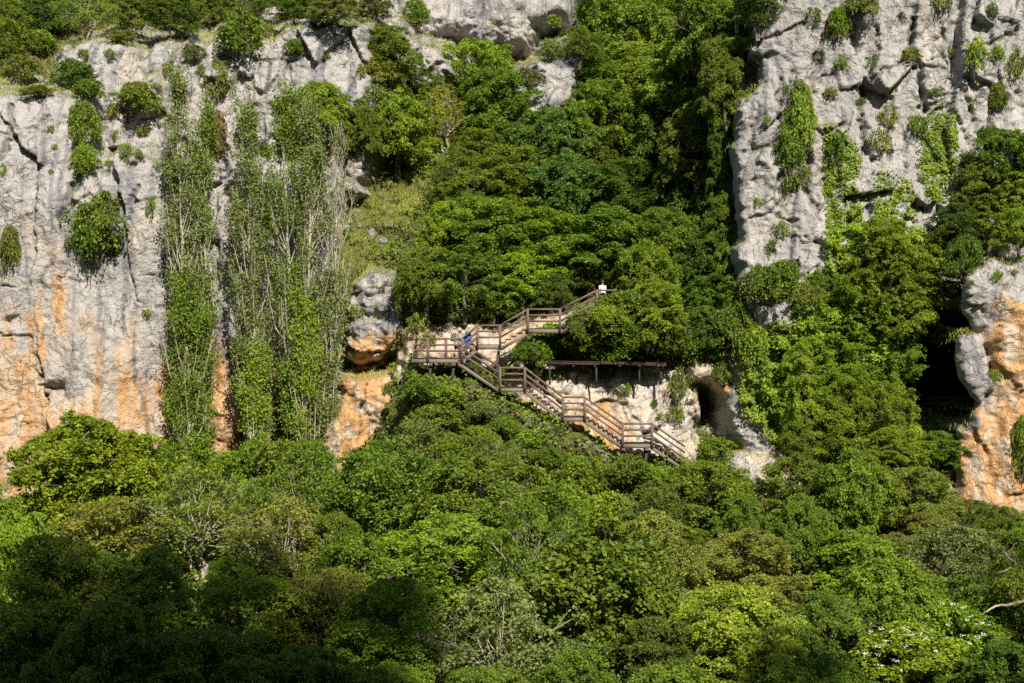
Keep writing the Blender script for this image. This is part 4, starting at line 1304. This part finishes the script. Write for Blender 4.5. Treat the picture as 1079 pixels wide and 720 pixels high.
x0, x1 = P(576, 0, 97.2).x, P(702, 0, 97.2).x
deck = MB()
for i in range(7):
    deck.bar((x0, 97.2 + i * .2, SH.z + .12), (x1, 97.2 + i * .2, SH.z + .12 - .1), .22, .06)
T("deck", deck, M_DARKWOOD)
T("beam", MB().bar((x0, 97.15, SH.z), (x0 + 3.2, 97.15, SH.z - .04), .10, .12), M_DARKWOOD)
T("beam", MB().bar((x0 + 3.25, 97.1, SH.z - .01), (x1, 97.15, SH.z - .1), .12, .14), M_DARKWOOD)
for x in (x0 + .15, x0 + 1.6, x0 + 2.9, x0 + 4.4, x0 + 5.6, x0 + 6.7, x1 - .2):
    T("bracket", MB().bar((x, 96.95, SH.z - .17), (x, 99.0, SH.z - .17), .12, .10), M_DARKWOOD)
for x in (x0 + .2, x0 + 3.0, x0 + 5.6, x1 - .3):
    T("post", MB().bar((x, 97.35, SH.z - .2), (x, 97.35, SH.z - 1.3), .11, .11, (0, 1, 0)), M_DARKWOOD)

# ------------------------------------------------------------------ people
M_SKIN = plain("skin", (0.52, 0.30, 0.21), 0.6, 0.08)
M_HAIRW = plain("white_cap", (0.75, 0.73, 0.70), 0.8, 0.08)
M_HAIRB = plain("brown_hair", (0.12, 0.05, 0.025), 0.7, 0.3)
M_BLUE = plain("blue_cloth", (0.015, 0.14, 0.70), 0.8, 0.15)
M_WHITEC = plain("white_cloth", (0.78, 0.78, 0.77), 0.85, 0.05)
M_DARKC = plain("dark_cloth", (0.03, 0.03, 0.04), 0.85, 0.2)
M_GREYC = plain("grey_cloth", (0.25, 0.26, 0.28), 0.85, 0.1)
M_PACK = plain("pack_cloth", (0.10, 0.13, 0.085), 0.8, 0.2)
M_SHOE = plain("shoe_leather", (0.16, 0.13, 0.11), 0.7, 0.2)


def skinned(name, joints, edges, mat, parent, sub=2, root=0):
    """A continuous body grown round a skeleton: joints are (x, y, z, radius)."""
    me = bpy.data.meshes.new(name)
    me.from_pydata([j[:3] for j in joints], edges, [])
    me.materials.append(mat)
    o = link(name, me, parent)
    md = o.modifiers.new("skin", 'SKIN')
    md.use_smooth_shade = True
    sv = me.skin_vertices[0].data
    for i, j in enumerate(joints):
        sv[i].radius = (j[3], j[3] * (j[4] if len(j) > 4 else 1))
        sv[i].use_root = (i == root)
    s = o.modifiers.new("smooth", 'SUBSURF')
    s.levels = s.render_levels = sub
    return o


def blob(name, c, r, mat, parent, cut=None):
    mb = []
    nu, nv = 14, 10
    vs, fs = [], []
    for j in range(nv + 1):
        for i in range(nu):
            th, ph = 2 * math.pi * i / nu, math.pi * j / nv
            vs.append((c[0] + r[0] * math.cos(th) * math.sin(ph), c[1] + r[1] * math.sin(th) * math.sin(ph), c[2] - r[2] * math.cos(ph)))
    for j in range(nv):
        for i in range(nu):
            i2 = (i + 1) % nu
            if cut is None or cut(vs[j * nu + i]):
                fs.append([j * nu + i, j * nu + i2, (j + 1) * nu + i2, (j + 1) * nu + i])
    return link(name, mesh_np(name, vs, fs, mat, True), parent)


def person(loc, face, label, legs, arms, lean=0.0, hgt=1.65, head_turn=0.0):
    """face: +1 looks right (+x), -1 left. legs: two (knee_fwd, knee_up, foot_fwd, foot_up). arms: two (elbow_fwd, elbow_dz, hand_fwd, hand_dz)."""
    root = empty("person", loc, label, "person")
    root.rotation_euler = (0, 0, 0 if face > 0 else math.pi)
    s = hgt / 1.65
    root.scale = (s, s, s)
    J, E = [], []

    def add(x, y, z, r, k=1.0, to=None):
        J.append((x, y, z, r, k))
        if to is not None:
            E.append((to, len(J) - 1))
        return len(J) - 1
    sp = lambda z: lean * (z - .85)
    hip = add(0, 0, .86, .125, 1.15)
    ws = add(sp(1.02), 0, 1.02, .105, 1.15, hip)
    ch = add(sp(1.24), 0, 1.24, .115, 1.3, ws)
    nk = add(sp(1.40), 0, 1.40, .05, 1, ch)
    hb = add(sp(1.47) + .01, 0, 1.47, .062, 1, nk)
    hc = add(sp(1.55) + .015, 0, 1.555, .088, .9, hb)
    add(sp(1.62) + .005, 0, 1.625, .06, .9, hc)
    add(sp(1.53) + .105, 0, 1.53, .016, 1, hc)             # nose
    hands, feet = [], []
    for sd, (ef, ez, hf, hz) in zip((-1, 1), arms):
        sh = add(sp(1.33), sd * .175, 1.335, .052, 1, ch)
        el = add(sp(1.33) + ef, sd * .215, 1.335 + ez, .040, 1, sh)
        wr = add(sp(1.33) + hf, sd * .20, 1.335 + hz, .026, 1, el)
        dx, dz = hf - ef, hz - ez
        l = math.hypot(dx, dz)
        dx, dz = dx / l, dz / l
        pl = add(J[wr][0] + dx * .06, J[wr][1], J[wr][2] + dz * .06, .032, .6, wr)
        for k, (ln_, off) in enumerate(((.075, -.03), (.085, -.01), (.08, .01), (.06, .03))):
            f1 = add(J[pl][0] + dx * .05 + off * dz * .6, J[pl][1] + off * .5, J[pl][2] + dz * .05 - off * dx, .009, 1, pl)
            add(J[pl][0] + dx * (.05 + ln_ * .6) + .012 + off * dz * .6, J[pl][1] + off * .5 - sd * .015, J[pl][2] + dz * (.05 + ln_ * .6) - off * dx, .008, 1, f1)
        add(J[wr][0] + dx * .05 + .035, J[wr][1] - sd * .02, J[wr][2] + dz * .05, .011, 1, wr)
        hands.append((sh, el, wr))
    for sd, (kf, kz, ff, fz) in zip((-1, 1), legs):
        th = add(.01, sd * .085, .78, .085, 1, hip)
        kn = add(kf, sd * .09, kz, .056, 1, th)
        cf = add(kf * .5 + ff * .5 - .02, sd * .09, kz * .62 + fz * .38, .052, 1, kn)
        an = add(ff, sd * .09, fz + .08, .034, 1, cf)
        add(ff + .13, sd * .095, fz + .035, .036, 1, an)
        feet.append((th, kn, an))
    body = skinned("body", J, E, M_SKIN, root)
    return root, J, hands, feet, hc


def clothe_torso(root, J, hands, mat, name, z_low, sleeve=True, grow=1.22, flare=1.0):
    sk = [(*J[0][:2], z_low, .135 * grow * flare, 1.15)] + [(J[i][0], J[i][1], J[i][2], J[i][3] * grow, J[i][4]) for i in (1, 2)] + [(J[3][0], 0, J[3][2] - .03, .07)]
    ed = [(0, 1), (1, 2), (2, 3)]
    for (sh, el, wr) in hands:
        n = len(sk)
        sk.append((*J[sh][:3], J[sh][3] * 1.3))
        ed.append((2, n))
        if sleeve:
            m = Vector(J[sh][:3]).lerp(Vector(J[el][:3]), .7)
            sk.append((*m, J[el][3] * 1.5))
            ed.append((n, n + 1))
    return skinned(name, sk, ed, mat, root)


def clothe_legs(root, J, feet, mat, name, frac=.9):
    sk = [(J[0][0], 0, .9, .145, 1.15), (J[0][0], 0, .82, .14, 1.15)]
    ed = [(0, 1)]
    for th, kn, an in feet:
        n = len(sk)
        m = Vector(J[th][:3]).lerp(Vector(J[kn][:3]), frac)
        sk += [(*J[th][:3], J[th][3] * 1.2), (*m, .078)]
        ed += [(1, n), (n, n + 1)]
    return skinned(name, sk, ed, mat, root)


def shoes(root, J, feet, mat):
    for th, kn, an in feet:
        a = J[an]
        skinned("shoe", [(a[0] - .03, a[1], a[2] - .03, .048), (a[0] + .06, a[1], a[2] - .045, .042), (a[0] + .16, a[1], a[2] - .05, .036)], [(0, 1), (1, 2)], mat, root, 1)


# woman in a blue dress climbing the first steps of the upper flight
pw = P(492.5, 372.5, YB + .3)
rt, J, hands, feet, hc = person(pw, 1, "person in a blue dress and white cap climbing the first upper flight",
                               [(.26, .52, .20, .18), (.04, .44, -.16, 0)], [(.18, -.22, .40, -.20), (.02, -.28, .22, -.42)], lean=.16, hgt=1.68)
sk = [(J[0][0] + .02, 0, .50, .27, 1.05), (J[0][0], 0, .70, .22, 1.1), (*J[0][:3], .18, 1.15), (*J[1][:3], .145, 1.25), (*J[2][:3], .16, 1.35), (J[3][0], 0, J[3][2] - .05, .075)]
skinned("dress", sk, [(0, 1), (1, 2), (2, 3), (3, 4), (4, 5)], M_BLUE, rt)
c = J[hc]
blob("cap", (c[0] - .012, 0, c[2] + .035), (.118, .108, .10), M_HAIRW, rt, None)
shoes(rt, J, feet, M_SHOE)
# companion with a pack behind her
pm = P(480, 377.3, YB + .9)
rt2, J, hands, feet, hc = person(pm, 1, "person in dark shorts with a pack, bending forward behind the one in blue",
                                [(.24, .50, .26, .12), (.0, .45, -.22, 0)], [(.12, -.26, .34, -.36), (.14, -.24, .36, -.30)], lean=.42, hgt=1.66)
clothe_torso(rt2, J, hands, M_GREYC, "shirt", .84)
clothe_legs(rt2, J, feet, M_DARKC, "shorts", .85)
c = J[hc]
blob("hair", (c[0] - .03, 0, c[2] + .03), (.10, .098, .095), M_HAIRB, rt2)
shoes(rt2, J, feet, M_SHOE)
bp_ = empty("backpack", pm + Vector((.0, 0, 1.16)), "grey green backpack on the back of the bending person", "backpack")
bp_.rotation_euler = (0, .40, 0)
blob("pack_body", (-.17, 0, .05), (.15, .19, .29), M_PACK, bp_)
blob("front_pocket", (-.285, 0, -.05), (.07, .13, .13), M_GREYC, bp_)
for s in (-1, 1):
    link("shoulder_strap", MB().tube([(-.1, s * .11, .28), (.08, s * .12, .27), (.14, s * .13, .1), (.08, s * .15, -.1), (-.1, s * .13, -.16)], [.022] * 5, 6).mesh("shoulder_strap", M_DARKC, True), bp_)
# person in white at the top landing
pt = P(635.2, 326, YB + .45)
rt3, J, hands, feet, hc = person(pt, -1, "person with reddish hair in a white shirt standing at the top landing",
                                [(.05, .46, .02, 0), (.02, .46, -.04, 0)], [(.06, -.27, .22, -.40), (-.02, -.28, .04, -.52)], lean=.06, hgt=1.72)
clothe_torso(rt3, J, hands, M_WHITEC, "shirt", .80, True, 1.5, 1.1)
rt3.rotation_euler.z = math.pi * .62
clothe_legs(rt3, J, feet, M_DARKC, "shorts", .9)
c = J[hc]
blob("hair", (c[0] - .035, 0, c[2] + .03), (.10, .10, .10), M_HAIRB, rt3)
shoes(rt3, J, feet, M_SHOE)

# ------------------------------------------------------------------ white flowering shrub, dead branches
G_FLW = "flowering shrubs in the lower right"
for (px, cy, w, h, lab) in [(955, 690, 100, 80, "shrub dotted with white flower heads in the lower right"), (1000, 670, 80, 80, "second white flowered shrub, right of the larger one")]:
    rt_ = plant('bigleaf', px, cy, w, h, 'bright', label=lab, cat="shrub", trunk=.1)
    rt_.name = "flowering_shrub"
    mb = MB()
    for _ in range(34):
        a, e = random.uniform(math.pi * .9, math.pi * 2.1), random.uniform(-.2, 1.2)
        rr = random.uniform(.85, 1.02)
        c = Vector((2.9 * math.cos(a) * math.cos(e) * rr, 2.9 * math.sin(a) * math.cos(e) * rr, 4.3 + 3.9 * math.sin(e) * rr))
        for _ in range(9):
            p_ = c + Vector((random.gauss(0, .12), random.gauss(0, .12), random.gauss(0, .07)))
            mb.bar(p_, p_ + Vector((.02, .02, .02)), .075, .06)
    rz = rt_.rotation_euler.z
    me = mb.mesh("blossom", M_PETAL)
    me.transform(__import__("mathutils").Matrix.Rotation(-rz, 4, 'Z'))
    link("blossom", me, rt_)


def dead(paths, y, label, name="dead_branch", r=.06, mat=None):
    mb = MB()
    o = P(*paths[0][0], y)
    for k, pth in enumerate(paths):
        pts = [P(px, py, y + random.uniform(-.3, .3)) - o for px, py in pth]
        dense = []
        for i in range(len(pts) - 1):
            for t in (0, .34, .67):
                dense.append(pts[i].lerp(pts[i + 1], t) + Vector((random.gauss(0, .03), random.gauss(0, .03), random.gauss(0, .03))))
        dense.append(pts[-1])
        rr = r if k == 0 else r * .55
        mb.tube(dense, [rr * (1 - .75 * i / (len(dense) - 1)) for i in range(len(dense))], 6)
    e = empty(name, o, label, "branch")
    mb.build("limb", mat or M_DEADWOOD, e, True)


dead([[(1095, 612), (1075, 606), (1065, 600), (1053, 603)], [(1075, 606), (1070, 590), (1066, 580), (1072, 572)], [(1066, 592), (1058, 582), (1056, 575)], [(1065, 600), (1050, 606)]], 71, "bare forked branch reaching in from the right edge", r=.12)
dead([[(1095, 632), (1075, 634), (1055, 638), (1040, 645), (1033, 648)], [(1055, 638), (1046, 640)]], 69, "bare curved branch low at the right edge", r=.09)
dead([[(958, 610), (966, 596), (970, 588), (973, 580)], [(966, 596), (962, 588)], [(970, 588), (978, 584)]], 78, "pale dead twig among the bright trees at lower right", r=.07)
dead([[(352, 245), (350, 215), (346, 190), (340, 172)], [(352, 240), (360, 210), (364, 190), (362, 178)], [(350, 220), (356, 200), (352, 182)], [(353, 250), (368, 225), (374, 205)], [(351, 230), (344, 205), (345, 192)]], 103.0, "cluster of bare pale stems right of the poplar tops", "bare_stem", .06)
dead([[(740, 175), (742, 160), (738, 148)], [(742, 160), (748, 150)], [(741, 168), (733, 158)]], 108, "bare grey twig in the dark of the gully", r=.05)

# ------------------------------------------------------------------ the near ridge that shades the bottom of the view
rx = np.linspace(-150, 190, 90)
ry = np.linspace(-170, 14, 60)
RX, RY = np.meshgrid(rx, ry)
along = RX * math.cos(AZ) + RY * math.sin(AZ)
back = -(RX * -math.sin(AZ) + RY * math.cos(AZ))       # metres towards the sun
HB = 64.0
SHIFT = 72 * math.sin(AZ) - 24.6
crest = -1.5 + (68 / math.cos(AZ) + HB) * math.tan(EL) + 1.2 - 14 * sstep(15, 22, along - SHIFT)
hz_ = -6 + (crest + 6) * sstep(4, HB, back) + 0.8 * fbm(RX / 9, RY / 9, 3, 301)
hz_ = np.minimum(hz_, -6 + np.maximum(0, 14 - RY) * 2.0 + 4)
ii = np.arange(RX.size).reshape(RX.shape)
rq = np.stack([ii[:-1, :-1], ii[:-1, 1:], ii[1:, 1:], ii[1:, :-1]], -1).reshape(-1, 4)
link("opposite_hill", mesh_np("opposite_hill", np.stack([RX, RY, hz_], -1).reshape(-1, 3), rq, M_GROUND, True), None, "wooded slope of the near side of the valley", None, None, "structure")
hz_at = lambda x, y: float(hz_[np.abs(ry - y).argmin(), np.abs(rx - x).argmin()])

wv, wn, wt = [], [], []
for al, up, rr in [(-12, 5, 4.5), (-5, 6, 4), (1.5, 6.5, 4.0), (6.2, 9.5, 4.0), (10.0, 6.0, 2.8), (14.2, 9.0, 3.2), (18.5, 5.5, 2.8), (48, 9, 4), (53, 9, 4), (34, 6, 2.6)]:
    al += SHIFT
    ox, oy = al * math.cos(AZ) + HB * math.sin(AZ), al * math.sin(AZ) - HB * math.cos(AZ)
    p_, n_, t_, _, _ = crown_points(rr, up * .5, up * .9, 22, rr * .33, .6, 9, 16, rr * .16)
    wv.append(p_ + np.array((ox, oy, hz_at(ox, oy) + up * .3)))
    wn.append(n_)
    wt.append(t_)
wo = link("woods", crown_mesh("woods", np.concatenate(wv), np.concatenate(wn), np.concatenate(wt), .55), None, "wood along the top of the near valley side", None, None, "stuff")
wo.color = (*PAL['mid'][0], 1)

# ------------------------------------------------------------------ labels for every other tree and shrub
MARKS = [
    ("the top landing", 640, 310), ("the person in white", 634, 300), ("the left landing", 460, 375), ("the person in blue", 489, 355), ("the middle landing", 540, 405), ("the lowest landing", 670, 465), ("the timber shelf", 640, 382),
    ("the orange outcrop", 395, 340), ("the orange slab", 400, 430), ("the grassy patch", 410, 210), ("the dense rounded tree", 420, 150), ("the bare sloping slab", 575, 95), ("the top crags", 490, 12), ("the small cave", 755, 435),
    ("the dark cave", 985, 390), ("the rock pillar", 1050, 420), ("the right cliff's left edge", 785, 170), ("the long crack", 975, 85), ("the middle ivy streak", 885, 190), ("the pale ivy sheet", 815, 390), ("the white flowers", 960, 680),
    ("the curved bare branch", 1055, 640), ("the forked bare branch", 1065, 595), ("the big-leaved tree", 636, 620), ("the glowing yellow tree", 775, 670), ("the angular boulder", 288, 18), ("the cliff cleft", 90, 150), ("the big cliff bush", 108, 247),
    ("the leftmost poplar", 190, 250), ("the poplar row", 300, 300), ("the broad bright tree", 100, 500), ("the right poplar's bare top", 352, 200), ("the upper right corner", 1079, 0), ("the upper left corner", 0, 0), ("the lower left corner", 0, 720),
    ("the lower right corner", 1079, 720), ("the bottom edge's middle", 540, 720), ("the top edge's middle", 700, 0), ("the pale rock wall", 690, 430), ("the blue grey rock", 820, 470),
]


def where(dx, dy):
    v = "above" if dy < 0 else "below"
    h = "right of" if dx > 0 else "left of"
    if abs(dx) > 2.2 * abs(dy):
        return h
    if abs(dy) > 2.2 * abs(dx):
        return v
    return ("up and " if dy < 0 else "down and ") + h


used = set(o["label"] for o in SC.objects if o.get("label"))
for t in TREES:
    o, px, cy, w, h, kind, pal = t
    if o.get("label"):
        continue
    near = sorted(MARKS, key=lambda m: (m[1] - px) ** 2 + (m[2] - cy) ** 2)
    noun = "tree" if kind in ('broad', 'dense', 'open', 'bigleaf') else "shrub"
    big = ("small" if w < 55 else "wide" if w > 105 else "") if noun == "tree" else ("tiny" if w < 11 else "")
    lead = " ".join(x for x in (big, PAL[pal][1], SHAPE[kind] if not (kind == 'tuft' and big) else "", noun) if x)
    lab = None
    for i in range(4):
        for pre in ("close ", "") if math.hypot(near[i][1] - px, near[i][2] - cy) < 45 else ("",):
            c_ = f"{lead} {pre}{where(px - near[i][1], cy - near[i][2])} {near[i][0]}"
            if c_ not in used and len(c_.split()) <= 16:
                lab = c_
                break
        if lab:
            break
    if not lab:
        for i in range(0, 4):
            for j in range(i + 1, 6):
                c_ = f"{lead} between {near[i][0]} and {near[j][0]}"
                if c_ not in used and len(c_.split()) <= 16:
                    lab = c_
                    break
            if lab:
                break
    o["label"] = lab or f"{lead} beside {near[0][0]} and {near[1][0]}"
    used.add(o["label"])

# ------------------------------------------------------------------ camera, sun, sky
cam = bpy.data.cameras.new("camera")
cam.sensor_fit = 'HORIZONTAL'
cam.sensor_width = 36
cam.lens = 36 * F / 1079
cam.clip_end = 3000
co = bpy.data.objects.new("camera", cam)
co.location = (0, 0, CZ)
co.rotation_euler = (math.pi / 2, 0, 0)
COL.objects.link(co)
SC.camera = co

sun = bpy.data.lights.new("sun", 'SUN')
sun.energy = 4.6
sun.angle = R(0.53)
sun.color = (1.0, 0.93, 0.82)
so = bpy.data.objects.new("sun", sun)
so.rotation_euler = SUN.to_track_quat('Z', 'Y').to_euler()
COL.objects.link(so)

w = bpy.data.worlds.new("World")
SC.world = w
w.use_nodes = True
nt = w.node_tree
sky = nt.nodes.new("ShaderNodeTexSky")
sky.sky_type = 'NISHITA'
sky.sun_disc = False
sky.sun_elevation = EL
sky.sun_rotation = math.atan2(SUN.x, SUN.y)
nt.links.new(sky.outputs[0], nt.nodes["Background"].inputs[0])
nt.nodes["Background"].inputs[1].default_value = 0.06

SC.view_settings.view_transform = 'Standard'
SC.view_settings.look = 'None'
SC.view_settings.exposure = 0.73
SC.view_settings.gamma = 1
SC.render.engine = 'CYCLES'
SC.cycles.max_bounces = 6
SC.cycles.diffuse_bounces = 3
SC.cycles.glossy_bounces = 2
SC.cycles.transmission_bounces = 3
SC.cycles.sample_clamp_indirect = 1.5
SC.cycles.caustics_reflective = False
SC.cycles.caustics_refractive = False
SC.cycles.use_denoising = False
